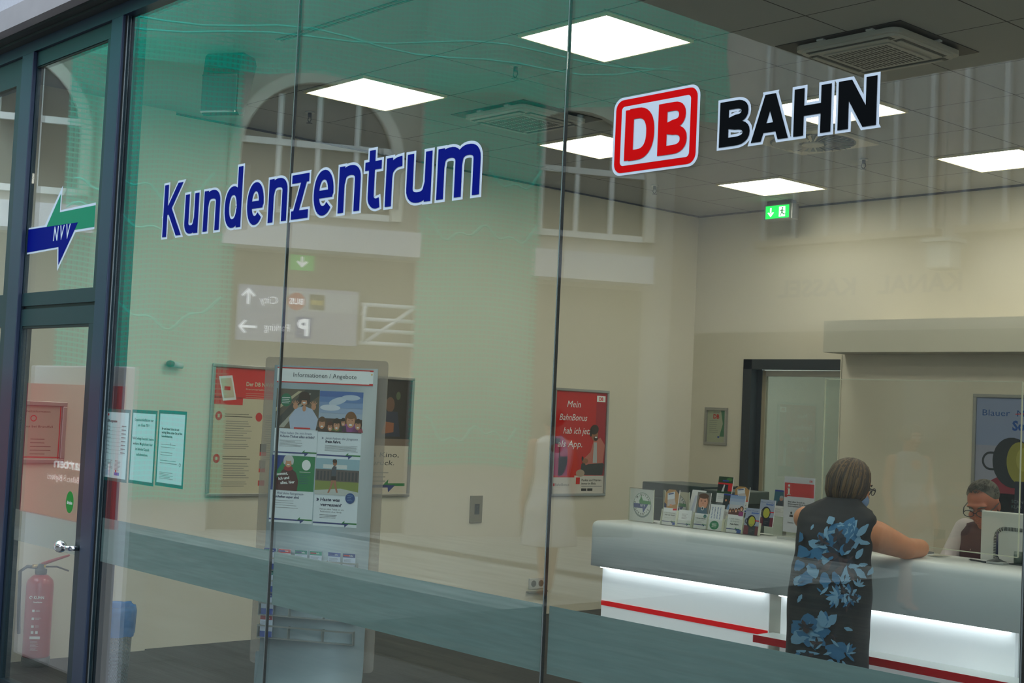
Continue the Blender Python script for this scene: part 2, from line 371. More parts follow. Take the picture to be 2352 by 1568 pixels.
# ---------------------------------------------------------------- lettering on the glass
def stroke(mb, pts, t, m, y, e0=0, e1=0, closed=False, kh=1.0):
    """flat stroke of width t along pts (x,z) on the plane y; e0/e1 lengthen the butt ends"""
    P = [Vector(p) for p in pts]; n = len(P)
    if closed == 2:            # diagonal with level-cut ends
        d = (P[1]-P[0]).normalized(); hw = t/2/max(.3, abs(d.y)); a, b = P[0]-d*(e0/abs(d.y)), P[1]+d*(e1/abs(d.y)); n0 = len(mb.bm.faces)
        mb.bm.faces.new([mb.bm.verts.new((x, y, z_)) for x, z_ in ((a.x-hw, a.y), (a.x+hw, a.y), (b.x+hw, b.y), (b.x-hw, b.y))]); mb._tag(n0, m); return
    if not closed:
        P[0] = P[0]+(P[0]-P[1]).normalized()*e0; P[-1] = P[-1]+(P[-1]-P[-2]).normalized()*e1
    L, R = [], []
    for i in range(n):
        a = P[i-1] if (closed or i) else None; b = P[(i+1) % n] if (closed or i < n-1) else None
        d0 = (P[i]-a).normalized() if a is not None else None; d1 = (b-P[i]).normalized() if b is not None else None
        d0 = d0 or d1; d1 = d1 or d0; n0_, n1_ = Vector((-d0.y, d0.x)), Vector((-d1.y, d1.x)); q = (n0_+n1_)
        q = q.normalized(); k = t/2/max(.5, q.dot(n0_)); L.append(P[i]+q*k); R.append(P[i]-q*k)
    n0 = len(mb.bm.faces); VL = [mb.bm.verts.new((p.x, y, p.y)) for p in L]; VR = [mb.bm.verts.new((p.x, y, p.y)) for p in R]
    for i in range(n if closed else n-1):
        j = (i+1) % n; mb.bm.faces.new((VR[i], VR[j], VL[j], VL[i]))
    mb._tag(n0, m)
def arcp(cx, cy, rx, ry, a0, a1, n=14, e=1.0):
    f = lambda v: math.copysign(abs(v)**e, v)
    return [(cx+rx*f(math.cos(math.radians(a0+(a1-a0)*k/n))), cy+ry*f(math.sin(math.radians(a0+(a1-a0)*k/n)))) for k in range(n+1)]
def glyph(ch, w, X, H, t):
    """strokes of one letter: width w, x-height X, ascender/cap H, stem t -> [(points, closed, width factor)]"""
    h = t/2; r = w/2-h
    if ch == 'K': return [([(h, 0), (h, H)], 0, 1), ([(w-h*1.25, H), (h*1.5, H*.42)], 2, .95), ([(h*2.2, H*.60), (w-h*1.15, 0)], 2, 1.0)]
    if ch in 'nu':
        a = [(h*1.0, X*.62)]+arcp(w/2+h*.2, X*.70, r-h*.2, X*.30-h, 165, 0, 14, .85)+[(w-h, 0)]; st = [([(h, 0), (h, X)], 0, 1), (a, 0, 1)]
        return st if ch == 'n' else [([(w-x, X-z) for x, z in p_], c_, k) for p_, c_, k in st]
    if ch == 'm':
        q = (w+t)/2; r2 = q/2-h; o = []
        for k in (0, 1): o.append(([(h+k*(q-t), X*.62)]+arcp(q/2+k*(q-t)+h*.1, X*.70, r2-h*.1, X*.30-h, 165, 0, 12, .85)+[(q-h+k*(q-t), 0)], 0, 1))
        return [([(h, 0), (h, X)], 0, 1)]+o
    if ch == 'd': return [([(w-h, 0), (w-h, H)], 0, 1), (arcp(w/2-h*.1, X/2, r, X/2-h, 8, 352, 28, .9), 0, 1)]
    if ch == 'e': return [([(w-h*1.2, X*.47)]+arcp(w/2, X*.5, r, X/2-h, 0, 318, 26, .92), 0, 1), ([(t*.8, X*.47), (w-h*.35, X*.47)], 0, .82)]
    if ch == 'z': return [([(0, X-h*.9), (w*.98, X-h*.9)], 0, .9), ([(h*.2, h*.9), (w, h*.9)], 0, .9), ([(w-h*1.35, X), (h*1.35, 0)], 2, 1.0)]
    if ch == 't': s_ = w*.42; return [([(s_, H)]+[(s_, h*3)]+arcp(s_+h*1.9, h*2.4, h*1.9, h*1.45, 180, 270, 6)+[(w*.95, h*1.15)], 0, 1), ([(0, X-h*.9), (w, X-h*.9)], 0, .85)]
    if ch == 'r': return [([(h, 0), (h, X)], 0, 1), ([(h, X*.60)]+arcp(w*.86, X*.62, w*.86-h, X*.38-h, 160, 92, 8)+[(w*1.0, X-h*.95)], 0, 1)]
    if ch == 'H': return [([(h, 0), (h, H)], 0, 1), ([(w-h, 0), (w-h, H)], 0, 1), ([(h, H*.52), (w-h, H*.52)], 0, .85)]
    if ch == 'N': return [([(h, 0), (h, H)], 0, 1), ([(w-h, 0), (w-h, H)], 0, 1), ([(h*1.25, H), (w-h*1.25, 0)], 2, 1.08)]
    if ch == 'A': return [([(h*1.1, 0), (w/2-h*.05, H)], 2, 1.0), ([(w-h*1.1, 0), (w/2+h*.05, H)], 2, 1.0), ([(w*.22, H*.28), (w*.78, H*.28)], 0, .8)]
    if ch == 'D': return [([(h, 0), (h, H)], 0, 1), ([(h, H-h*.8)]+arcp(w*.42, H/2, w*.58-h, H/2-h*.8, 90, -90, 18, .85)+[(h, h*.8)], 0, .92)]
    if ch == 'B': return [([(h, 0), (h, H)], 0, 1), ([(h, H-h*.75)]+arcp(w*.52, H*.745, w*.40-h*.7, H*.255-h*.75, 90, -90, 12, .85)+[(h, H*.49+h*.1)], 0, .74), ([(h, H*.51)]+arcp(w*.52, H*.27, w*.48-h*.85, H*.27-h*.75, 90, -90, 12, .85)+[(h, h*.75)], 0, .76)]
def lettering(name, letters, z, X, t, face, rim, rimw, label, y=2.8722, heights={}):
    """letters: (character, x left, x right)"""
    tt = thing(name, label, 'lettering', ((letters[0][1]+letters[-1][2])/2, y, z)) if label else None; rm = MB()
    for i, (ch, a, b) in enumerate(letters):
        f = MB()
        for k, (p_, c_, wf) in enumerate(glyph(ch, b-a, X, heights.get(ch, X), t)):
            pts = [(a+px_, z+pz) for px_, pz in p_]
            stroke(f, pts, t*wf, face, y-.0014-.00003*k, closed=c_); stroke(rm, pts, t*wf+2*rimw, rim, y-.0002-.00003*(k+3*(i % 2)), rimw, rimw, closed=c_)
        f.build('letter', tt, fix=False)
    rm.build('outline', tt, fix=False); return tt
M_lblue = mat('blue_vinyl', srgb(2, 14, 118), .6, spec=.05); M_rim = mat('white_vinyl', srgb(200, 208, 222), .5, spec=.3)
M_lblack = mat('black_vinyl', srgb(3, 4, 8), .6, spec=.05); M_red = mat('red_vinyl', srgb(208, 0, 4), .6, spec=.05)
KZ = [('K', -5.594, -5.425), ('u', -5.397, -5.277), ('n', -5.232, -5.096), ('d', -5.054, -4.922), ('e', -4.876, -4.750), ('n', -4.712, -4.577), ('z', -4.546, -4.424), ('e', -4.390, -4.258), ('n', -4.224, -4.086), ('t', -4.061, -3.960), ('r', -3.930, -3.838), ('u', -3.808, -3.669), ('m', -3.637, -3.412)]
lettering('window_lettering', KZ, 2.304, .174, .0365, M_lblue, M_rim, .0098, 'long blue word with white outline stuck across two left shop panes', heights={'K': .234, 'd': .252, 't': .214})
lettering('window_lettering', [('B', -2.405, -2.299), ('A', -2.296, -2.173), ('H', -2.157, -2.042), ('N', -2.021, -1.908)], 2.342, .124, .0315, M_lblack, M_rim, .0078, 'bold black capital letters with white outline on the right pane')
W_, H_ = .332, .2315; sgn = thing('window_logo', 'red bordered square logo with two red letters on white, beside the black letters', 'logo', (-2.65, 2.8735, 2.4))
p = Print((-2.812, 2.8735, 2.302), (1, 0, 0), step=.0004)
p.rrect(0, 0, W_, H_, .034, M_rim, 0); p.rrect(.009, .0075, W_-.018, H_-.015, .029, M_red, 1); p.rrect(.033, .028, W_-.066, H_-.056, .012, M_rim, 2); p.build('emblem_frame', sgn)
for ch, x0, x1 in (('D', -2.762, -2.645), ('B', -2.632, -2.521)):
    f = MB()
    for k, (p_, c_, wf) in enumerate(glyph(ch, x1-x0, .149, .149, .034)): stroke(f, [(x0+a, 2.344+b) for a, b in p_], .034*wf, M_red, 2.8715-.00003*k, closed=c_)
    f.build('letter', sgn, fix=False)
# twin arrow emblem on the fanlight
ar = thing('window_arrow_emblem', 'green and blue twin arrow emblem on the pane above the entrance door', 'logo', (-6.75, 2.872, 2.4))
def xz(name, pts, m, l):
    q = Print((0, 2.8735, 0), (1, 0, 0)); q.poly(pts, m, l); q.build(name, ar)
xz('arrow_outline', [(-6.698, 2.642), (-6.705, 2.516), (-6.300, 2.521), (-6.300, 2.391), (-6.515, 2.390), (-6.705, 2.204), (-6.718, 2.318), (-7.172, 2.310), (-7.175, 2.452), (-6.893, 2.452)], M_rim, 0)
xz('green_arrow', [(-6.714, 2.602), (-6.715, 2.506), (-6.301, 2.508), (-6.301, 2.402), (-6.516, 2.402), (-6.869, 2.443)], mat('green_vinyl', srgb(0, 128, 92), .5, spec=.3), 1)
xz('blue_arrow', [(-7.163, 2.445), (-6.489, 2.438), (-6.693, 2.235), (-6.705, 2.328), (-7.160, 2.320)], M_lblue, 2)
q = Print((0, 2.8735, 0), (1, 0, 0)); [q.text(-6.775+k*.071, 2.364+.001*k, ch, .070, M_rim, 3, w_=.052, bold=.02, sh=.12) for k, ch in enumerate('NVV')]; q.build('letters', ar)

# paper notices behind the glass
TEAL = ink(0, 98, 92); PAP = mat('paper', srgb(205, 222, 226), .7)
def notice(x0, x1, z0, z1, lab):
    p = Print((x0, YG+.0095, z0), (1, 0, 0)); W, H = x1-x0, z1-z0; p.slab(W, H, TEAL, .0006); p.rect(.012, .015, W-.024, H-.03, PAP, 1); return p, W, H
p, W, H = notice(-6.083, -5.836, 1.193, 1.527, ''); p.rect(.02, H-.032, .014, .01, DBR, 2); p.text(.02, H-.062, 'Öffnungszeiten', .012, BK, 2, w_=.10, bold=.02)
for k in range(8): p.rect(.02, H-.085-k*.0175, .2, .0008, GR, 2); p.text(.02, H-.083-k*.0175, ['Montag', 'Dienstag', 'Mittwoch', 'Donnerstag', 'Freitag', 'Samstag', 'Sonntag', 'Feiertag'][k], .006, BK, 2); p.rect(.17, H-.08-k*.0175, .045, .005, GR, 2)
p.lines(.02, .095, .08, 8, .006, GR, seed=3); p.lines(.12, .095, .06, 8, .006, GR, seed=4); p.rect(.03, .025, .04, .025, ink(170, 180, 200), 2); p.rect(.12, .028, .05, .014, ink(60, 110, 190), 2); p.ell(.135, .048, .006, .006, REDI, 2)
p.build('opening_hours_notice', label='teal-edged opening hours sheet taped behind glass, nearest the door frame', cat='notice', group='notices on the window')
p, W, H = notice(-5.818, -5.577, 1.196, 1.530, '')
for k, s_ in enumerate(('Gepäckschließfächer nur', 'am Gleis 7/8 !', '', 'Falls belegt besteht keine', 'weitere Möglichkeit hier', 'im Bahnhof Gepäck', 'aufzubewahren.')):
    if s_: p.text(W/2, H-.05-k*.024-(.012 if k > 2 else 0), s_, .0115, BK, 2, align='c', bold=.012, w_=.0079*len(s_))
p.build('luggage_notice', label='teal-edged luggage locker notice behind glass, middle of the three sheets', cat='notice', group='notices on the window')
p, W, H = notice(-5.560, -5.310, 1.203, 1.535, ''); 
for k, s_ in enumerate(('Ihr und unser Schutz ist uns', 'wichtig! Bitte achten Sie auf den', 'Gesundheitsschutz.')): p.text(.035, H-.085-k*.0165, s_, .0095, BK, 2, bold=.025, w_=.0056*len(s_))
p.lines(.035, H-.15, .17, 2, .012, GR, seed=5); p.lines(.035, H-.185, .15, 2, .011, GR, seed=6); p.lines(.035, H-.22, .16, 2, .011, BK, seed=7); p.lines(.035, .06, .13, 5, .0065, GR, seed=8); p.arc(.215, .10, .006, .008, 0, 360, BK)
p.text(.12, H-.155, '?', .014, BK, 2)
p.build('health_notice', label='teal-edged notice with black headline behind glass, rightmost of three sheets', cat='notice', group='notices on the window')

# ---------------------------------------------------------------- ceiling fittings
M_lamp = mat('lamp_diffuser', (1.0, .94, .82), .5, emit=LAMP)
LT = [(-6.48, 4.625, 'beside the loudspeaker'), (-4.605, 4.625, 'largest, above the joint between panes'), (-6.48, 6.5, 'left of the red logo'), (-4.605, 6.5, 'behind the black letters'), (-6.48, 8.375, 'just above the exit sign'), (-4.605, 8.375, 'cut by the right picture edge'),
      (-2.73, 4.625, 'nearest of the right row, above the counter front'), (-2.73, 6.5, 'middle of the right row above the clerk'), (-2.73, 8.375, 'far end of the right row'), (-.855, 4.625, 'nearest lamp of the row by the right wall'), (-.855, 6.5, 'middle lamp of the row by the right wall'), (-.855, 8.375, 'far lamp of the row by the right wall')]
for x, y, s_ in LT:
    t = thing('ceiling_light', 'square white glowing ceiling panel, '+s_, 'ceiling light', (x, y, ZC), 'square ceiling light panels')
    f = MB(); a = .3; b = .288
    for bx in (((x-a, y-a), (x+a, y-b)), ((x-a, y+b), (x+a, y+a)), ((x-a, y-b), (x-b, y+b)), ((x+b, y-b), (x+a, y+b))): f.box((*bx[0], ZC-.014), (*bx[1], ZC-.0005), mat('lamp_rim', (.75, .66, .4), .4))
    f.build('rim', t); MB().box((x-b, y-b, ZC-.010), (x+b, y+b, ZC-.001), M_lamp).build('diffuser', t)
def cassette(x0, y0, s_, lab, z=3.385):
    x1, y1 = x0+s_, y0+s_; t = thing('air_conditioner', lab, 'air conditioner', ((x0+x1)/2, (y0+y1)/2, ZC), 'ceiling air conditioners')
    cx, cy = (x0+x1)/2, (y0+y1)/2; f = MB(); cr = .05
    pts = []
    for ax, ay, a in ((x1-cr, y0+cr, -90), (x1-cr, y1-cr, 0), (x0+cr, y1-cr, 90), (x0+cr, y0+cr, 180)):
        for k in range(5): tt = math.radians(a+22.5*k); pts.append((ax+cr*math.cos(tt), ay+cr*math.sin(tt)))
    f.prism(pts, z, z+.022, M_offw); f.prism([(cx+(px-cx)*.93, cy+(py-cy)*.93) for px, py in pts], z-.012, z-.0001, M_offw); f.build('panel', t)
    MB().box((x0-.085, y0-.025, ZC-.004), (x1+.035, y1+.085, ZC-.0005), M_black).build('ceiling_opening', t)
    MB().box((x0+.06, y0+.14, z+.0225), (x1-.06, y1-.01, ZC-.0045), M_black).build('housing', t)
    for k, (ax, ay, bx, by) in enumerate(((.09, .045, .81, .125), (.09, .775, .81, .855), (.045, .15, .125, .75), (.775, .15, .855, .75))):
        q = s_/.9; MB().box((x0+ax*q, y0+ay*q, z-.0135), (x0+bx*q, y0+by*q, z-.0122), M_dark).box((x0+(ax+.015)*q, y0+(ay+.03)*q, z-.018), (x0+(bx-.03)*q, y0+(by-.02)*q, z-.0136), M_offw).build('air_slot', t)
    g = MB(); a = .19*s_/.6
    g.box((cx-a, cy-a, z-.018), (cx+a, cy+a, z-.0125), M_offw)
    for r in range(5):
        for c_ in range(16): g.box((cx-a*.92+c_*a*.115, cy-a*.9+r*a*.37, z-.0192), (cx-a*.92+c_*a*.115+a*.055, cy-a*.9+r*a*.37+a*.3, z-.0181), mat('grille_gap', (.10, .10, .09), .7))
    g.build('intake_grille', t)
    for hx, hy in ((x0+.16, y0+.005), (x1-.14, y0+.005), (x0+.005, y0+.3), (x1-.005, y0+.35)): MB().box((hx-.018, hy-.012, z+.0225), (hx+.018, hy+.012, ZC-.0045), M_white).build('hanger', t)
cassette(-3.985, 5.275, .57, 'square ceiling air conditioner with dark gap, hanging right above the black letters')
cassette(-6.475, 5.285, .55, 'smaller looking square air conditioner left of the red logo')
# slot diffuser
t = thing('slot_diffuser', 'long thin double black air slot in ceiling above the long blue word', 'air vent', (-5.0, 3.62, ZC)); 
for k in (0, 1): MB().box((-5.93, 3.60+k*.03, ZC-.004), (-4.2, 3.613+k*.03, ZC-.0005), M_black).build('air_slot', t)
# swirl diffuser
t = thing('swirl_diffuser', 'round swirl air outlet in a square plate behind the black letters', 'air vent', (-5.23, 7.16, ZC))
MB().box((-5.53, 6.87, ZC-.016), (-4.93, 7.47, ZC-.0005), mat('vent_plate', (.62, .58, .46), .5)).build('plate', t)
MB().cyl((-5.23, 7.17, ZC-.0165), (-5.23, 7.17, ZC-.020), .27, M_dark, seg=40).build('dark_disc', t)
for k in range(30):
    a = k*2*PI/30; f = MB(); R = Matrix.Rotation(a, 3, 'Z') @ Matrix.Rotation(.5, 3, 'X')
    f.obox(Vector((-5.23, 7.17, ZC-.025))+Vector((math.cos(a)*.175, math.sin(a)*.175, 0)), (.17, .018, .002), R, mat('vent_plate', (.62, .58, .46), .5)); f.build('blade', t)
MB().cyl((-5.23, 7.17, ZC-.0205), (-5.23, 7.17, ZC-.034), .07, mat('vent_plate', (.62, .58, .46), .5), seg=30).build('hub', t)
for x, y, s_ in ((-5.347, 4.711, 'between the two nearest lamps'), (-7.24, 4.674, 'above the letter n, left of the lamps'), (-7.224, 7.87, 'below the red logo'), (-5.32, 7.872, 'right of the swirl vent')):
    t = thing('sprinkler', 'small dark ceiling sprinkler head '+s_, 'sprinkler', (x, y, ZC), 'ceiling sprinklers')
    MB().cyl((x, y, ZC-.0005), (x, y, ZC-.008), .03, M_offw).build('collar', t)
    MB().cyl((x, y, ZC-.008), (x, y, ZC-.035), .012, M_dark).tube([(x-.012, y, ZC-.03), (x-.018, y, ZC-.05), (x, y, ZC-.07)], .003, M_dark, 6).tube([(x+.012, y, ZC-.03), (x+.018, y, ZC-.05), (x, y, ZC-.07)], .003, M_dark, 6).build('nozzle', t)
    MB().cyl((x, y, ZC-.07), (x, y, ZC-.073), .02, M_dark).build('deflector', t)
# exit sign
t = thing('exit_sign', 'lit green emergency exit sign with white arrow and running figure', 'exit sign', (-6.87, 9.0, ZC))
MB().box((-6.985, 8.98, ZC-.03), (-6.745, 9.05, ZC-.0005), mat('sign_mount', (.12, .13, .13), .5)).build('mount', t)
MB().box((-7.0, 8.965, 3.262), (-6.72, 9.055, 3.39), M_silver, .004).build('housing', t)
p = Print((-6.985, 8.9640, 3.273), (1, 0, 0)); EG = mat('lit_green', srgb(0, 170, 60), .5, emit=1.6); EW = mat('lit_white', (.75, 1, .8), .5, emit=1.7)
p.rect(0, 0, .235, .106, EG, 0)
p.rect(.045, .045, .014, .045, EW, 1); p.poly([(.052, .014), (.085, .050), (.070, .052), (.052, .034), (.034, .052), (.019, .050)], EW, 1)
p.rect(.135, .012, .062, .082, EW, 1); D_ = mat('lit_green_dark', srgb(0, 100, 40), .5, emit=.6)
p.ell(.170, .080, .008, .008, D_, 2); p.poly([(.158, .072), (.176, .070), (.172, .045), (.158, .046)], D_, 2); p.poly([(.160, .068), (.140, .062), (.141, .054), (.160, .060)], D_, 2); p.poly([(.174, .068), (.192, .060), (.190, .054), (.173, .060)], D_, 2); p.poly([(.158, .047), (.168, .047), (.152, .018), (.144, .018)], D_, 2); p.poly([(.164, .050), (.173, .046), (.186, .034), (.200, .034), (.199, .028), (.182, .026), (.166, .040)], D_, 2)
p.build('pictogram', t)
# loudspeaker
t = thing('loudspeaker', 'dark wedge loudspeaker with grey grille hanging near the left ceiling', 'loudspeaker', (-6.44, 3.6, ZC))
u_ = Vector((.85, .53, 0)); n_ = Vector((.53, -.85, 0)); c0 = Vector((-6.42, 3.64, 0)); V3 = Vector((0, 0, 1))
f = MB(); f.prism([(.03, .01), (.085, .0), (.115, .02), (.112, .20), (.095, .315), (.07, .335), (-.06, .335), (-.08, .30)], -.105, .105, mat('speaker_body', srgb(10, 30, 30), .6, spec=.2), (c0+V3*(ZC-.335), n_, V3, u_)); f.build('cabinet', t)
f = MB(); f.prism([(-.10, .02), (.10, .02), (.10, .20), (-.10, .20)], 0, .006, mat('speaker_grille', srgb(84, 100, 100), .5), (c0+V3*(ZC-.335)+n_*.118, u_, V3, n_)); f.build('grille', t)
for z in (.012, .204): MB().prism([(-.10, z-.004), (.10, z-.004), (.10, z+.004), (-.10, z+.004)], 0, .010, M_chrome, (c0+V3*(ZC-.335)+n_*.118, u_, V3, n_)).build('trim_strip', t)
MB().box((-6.46, 3.60, ZC-.02), (-6.38, 3.68, ZC-.0005), M_dark).build('bracket', t)

# ---------------------------------------------------------------- framed posters on the left wall
LU, LN = Vector((0, 1, 0)), Vector((1, 0, 0))
def poster_frame(y0, y1, z0, z1, name, lab, x=XW, rim=M_silver, fwid=.022):
    t = thing(name, lab, 'poster', (x, (y0+y1)/2, z0), 'framed wall posters'); f = MB()
    for a, b in (((y0, z0), (y1, z0+fwid)), ((y0, z1-fwid), (y1, z1)), ((y0, z0+fwid), (y0+fwid, z1-fwid)), ((y1-fwid, z0+fwid), (y1, z1-fwid))):
        f.box((x, a[0], a[1]), (x+.02, b[0], b[1]), rim, .004)
    f.build('frame', t); p = Print((x+.006, y0+fwid, z0+fwid), LU, N=LN); p.slab(y1-y0-2*fwid, z1-z0-2*fwid, WH, .005)
    return t, p, y1-y0-2*fwid, z1-z0-2*fwid
def twin_arrow(p, x0, x1, y, s_, l=2):
    m = x0+(x1-x0)*.72; h = .012*s_
    p.rect(x0, y-h*.5, m-x0, h, ink(40, 60, 120), l); p.poly([(m-.03*s_, y), (x1, y), (x1, y+h), (m-.0*s_, y+h), (m+.002*s_, y+h*2.4)], ink(30, 120, 60), l); p.poly([(m-.02*s_, y+.004*s_), (m+.04*s_, y+.004*s_), (m+.003*s_, y-h*2.2), (m, y-h*.5)], ink(40, 60, 120), l+1)
# 1 cream poster with red top
t, p, W, H = poster_frame(4.515, 5.145, .955, 1.828, 'wall_poster', 'cream poster with red top and phone drawing, leftmost on the long wall')
CR = ink(205, 195, 165); p.rect(0, 0, W, H, CR, 1); p.rect(0, H-.20, W, .20, DBR, 2); p.rect(0, H-.245, .22, .05, DBR, 2)
p.poly([(.03, H-.06), (.13, H-.05), (.17, H-.21), (.07, H-.22)], WH, 3); p.poly([(.042, H-.075), (.122, H-.067), (.155, H-.195), (.078, H-.203)], CR, 4); p.rect(.075, H-.15, .045, .025, REDI, 5)
p.text(.24, H-.115, 'Der DB NAVIGATOR', .026, CR, 3, w_=.32, bold=.03); p.text(.24, H-.142, 'Herunterladen. Organisieren.', .012, CR, 3, w_=.3); p.lines(.24, H-.165, .3, 3, .014, CR, 3, seed=9)
for yy, k in ((H-.32, 9), (H-.60, 7)):
    p.ell(.045, yy, .026, .03, REDI, 3); p.rect(.037, yy-.011, .016, .022, CR, 4); p.lines(.09, yy+.012, .19, 1, .01, BK, 3, .003); p.lines(.09, yy-.004, .21, 1, .01, BK, 3, .004, rag=.05); p.lines(.10, yy-.035, .2, k, .0155, GR, 3, .003, seed=int(k)); p.lines(.09, yy-.035-k*.0155-.012, .2, 3, .014, GR, 3, .003, seed=4)
p.ell(.35, H-.32, .026, .03, REDI, 3)
p.lines(.40, H-.31, .16, 20, .0155, GR, 3, .003, seed=6)
for k, c_ in enumerate(((60, 50, 45), (150, 140, 130))): p.rect(.37, .25-k*.11, .05, .08, ink(*c_), 3); p.rect(.37, .25-k*.11, .05, .025, REDI, 4)
p.rect(.37, .05, .05, .035, REDI, 3)
p.build('poster_sheet', t)
# 2 poster behind the stand
t, p, W, H = poster_frame(5.557, 6.187, .945, 1.815, 'wall_poster', 'poster with dark cinema photo half hidden behind the grey info stand')
p.rect(0, 0, W, H, ink(205, 195, 175), 1); p.rect(0, H*.48, W, H*.52, ink(38, 30, 26), 2); p.rect(0, H*.42, W, H*.06, ink(120, 100, 85), 2)
p.ell(.22, H*.72, .05, .075, SKIN, 3); p.ell(.22, H*.76, .055, .055, ink(60, 40, 30), 4); p.ell(.40, H*.78, .04, .055, ink(110, 75, 55), 3); p.poly([(.30, H*.5), (.50, H*.5), (.47, H*.72), (.34, H*.72)], ink(38, 40, 62), 4); p.poly([(.33, H*.52), (.44, H*.54), (.44, H*.62), (.36, H*.63)], ink(150, 85, 50), 5)
p.ell(.47, H*.86, .02, .03, ink(80, 90, 60), 3)
p.text(.08, H*.32, 'Ab ins Kino,', .034, ink(40, 44, 52), 2, w_=.42, sh=.15); p.text(.08, H*.25, 'und zurück.', .034, ink(40, 44, 52), 2, w_=.38, sh=.15); p.lines(.08, H*.18, .4, 3, .03, GR, 2, .005, seed=12); twin_arrow(p, .02, W-.02, .055, 1.7)
p.build('poster_sheet', t)
# 3 red poster
t, p, W, H = poster_frame(7.615, 8.245, .937, 1.812, 'wall_poster', 'red poster with white handwriting and seated smiling man holding a phone')
p.rect(0, 0, W, H, ink(196, 16, 20), 1); p.rect(W*.80, .145, W*.2, H-.145, ink(165, 20, 40), 2); p.ell(.06, .30, .10, .17, ink(165, 40, 100), 2, a0=-90, a1=90); p.poly([(.06, .145), (.16, .145), (.16, .3), (.06, .3)], ink(165, 40, 100), 2); p.rect(0, .145, .07, .30, ink(165, 40, 100), 2); p.rect(0, .4, .06, .06, ink(165, 40, 100), 2)
for k, (s_, x, w1) in enumerate((('Mein', .13, .15), ('BahnBonus', .05, .31), ('hab ich jetzt', .10, .34), ('als App.', .04, .28))): p.text(x, H-.13-k*.108, s_, .052, WH, 3, w_=w1, sh=.25)
p.rect(W-.115, H-.075, .10, .05, WH, 4); p.text(W-.065, H-.064, 'DB', .026, DBR, 5, align='c', bold=.04)
p.rect(0, 0, W, .13, ink(205, 200, 190), 3); p.rect(.245, .03, W-.245, .115, ink(205, 200, 190), 4); p.rect(.265, .075, .045, .055, REDI, 5); p.text(.33, .10, 'Punkte und Prämien', .017, BK, 5, w_=.23, bold=.02); p.text(.33, .072, 'immer im Blick.', .017, BK, 5, w_=.17, bold=.02); p.rect(.33, .02, .06, .02, BK, 5); p.rect(.40, .02, .06, .02, BK, 5); p.lines(.33, .055, .25, 1, .01, GR, 5, .004); p.text(.03, .06, 'BahnBonus', .022, GR, 5, w_=.16); p.rect(.005, .06, .02, .022, REDI, 5)
p.poly([(.31, .15), (.57, .15), (.585, .24), (.50, .29), (.36, .26), (.32, .24)], ink(45, 50, 52), 5); p.ell(.31, .165, .05, .03, ink(170, 150, 130), 6)
p.poly([(.40, .24), (.57, .25), (.585, .40), (.53, .46), (.45, .43), (.42, .34), (.34, .28), (.37, .23)], ink(190, 110, 95), 6); p.poly([(.45, .25), (.50, .25), (.49, .42), (.455, .42)], ink(175, 178, 178), 7)
p.ell(.46, .485, .040, .058, SKIN2, 7, rot=.25); p.ell(.455, .525, .050, .040, HAIR, 8, rot=.2); p.ell(.415, .50, .015, .035, HAIR, 8); p.ell(.475, .452, .024, .020, HAIR, 8); p.ell(.476, .462, .014, .006, WH, 9); p.ell(.36, .265, .035, .022, SKIN2, 8); p.ell(.33, .285, .010, .018, BK, 9)
p.build('poster_sheet', t)
# small framed notice behind the door glass
t, p, W, H = poster_frame(3.12, 3.52, 1.165, 1.535, 'wall_notice', 'silver framed notice with red inner line seen through the door pane', x=XW+.0455, fwid=.028)
p.rect(0, 0, W, H, ink(168, 168, 150), 1); p.rect(W-.012, 0, .006, H, REDI, 2); p.rect(0, .006, W, .006, REDI, 2); p.text(W/2, H-.04, 'Sicherheitsinformation', .013, BK, 2, align='c', w_=.2); p.arc(W/2, H-.075, .014, .019, 0, 360, REDI); p.text(W/2, H-.13, 'Verhalten bei Brandfall', .013, BK, 2, align='c', w_=.24); p.lines(.16, H-.2, .13, 5, .022, BK, 2, .003, seed=2)
for k, c_ in enumerate(((200, 60, 40), (20, 120, 60), (20, 120, 60), (20, 120, 60), (200, 60, 40))): p.rect(.10-.01*(k % 2), H-.17-k*.028, .018, .012, ink(*c_), 2)
p.build('poster_sheet', t)
# wall switch panel, sockets, sensor
t = thing('wall_panel', 'grey metal wall plate with small black intercom slot', 'wall panel', (XW, 6.85, .84)); MB().box((XW, 6.785, .742), (XW+.012, 6.905, .947), mat('wall_plate', (.26, .25, .19), .4, .4), .002).build('plate', t); MB().box((XW+.0121, 6.828, .805), (XW+.02, 6.868, .885), M_dark).build('intercom_slot', t)
for k in range(3): MB().cyl((XW+.02, 6.848, .822+k*.022), (XW+.022, 6.848, .822+k*.022), .006, ink(60, 80, 80)).build('button', t)
t = thing('double_socket', 'cream double wall socket low on the left wall', 'socket', (XW, 7.5, .25)); MB().box((XW, 7.43, .205), (XW+.014, 7.60, .29), M_offw, .003).build('plate', t)
for k in (0, 1): 
    MB().cyl((XW+.0141, 7.475+k*.08, .248), (XW+.0165, 7.475+k*.08, .248), .026, ink(90, 85, 70)).build('socket_well', t)
MB().box((XW, 7.41, .18), (XW+.03, 7.62, .19), mat('wall_plate', (.26, .25, .19), .4, .4)).build('trunking', t)
t = thing('wall_sensor', 'small green and clear camera sensor on the upper left wall', 'sensor', (XW, 4.23, 1.8)); MB().ball((XW+.03, 4.20, 1.806), (.03, .028, .022), mat('sensor_green', srgb(70, 100, 80), .3)).build('sensor_head', t); MB().cyl((XW+.03, 4.22, 1.803), (XW+.03, 4.285, 1.797), .019, mat('sensor_clear', (.55, .62, .58), .2)).build('lens_tube', t); MB().box((XW, 4.195, 1.79), (XW+.03, 4.215, 1.81), M_offw).build('bracket', t)
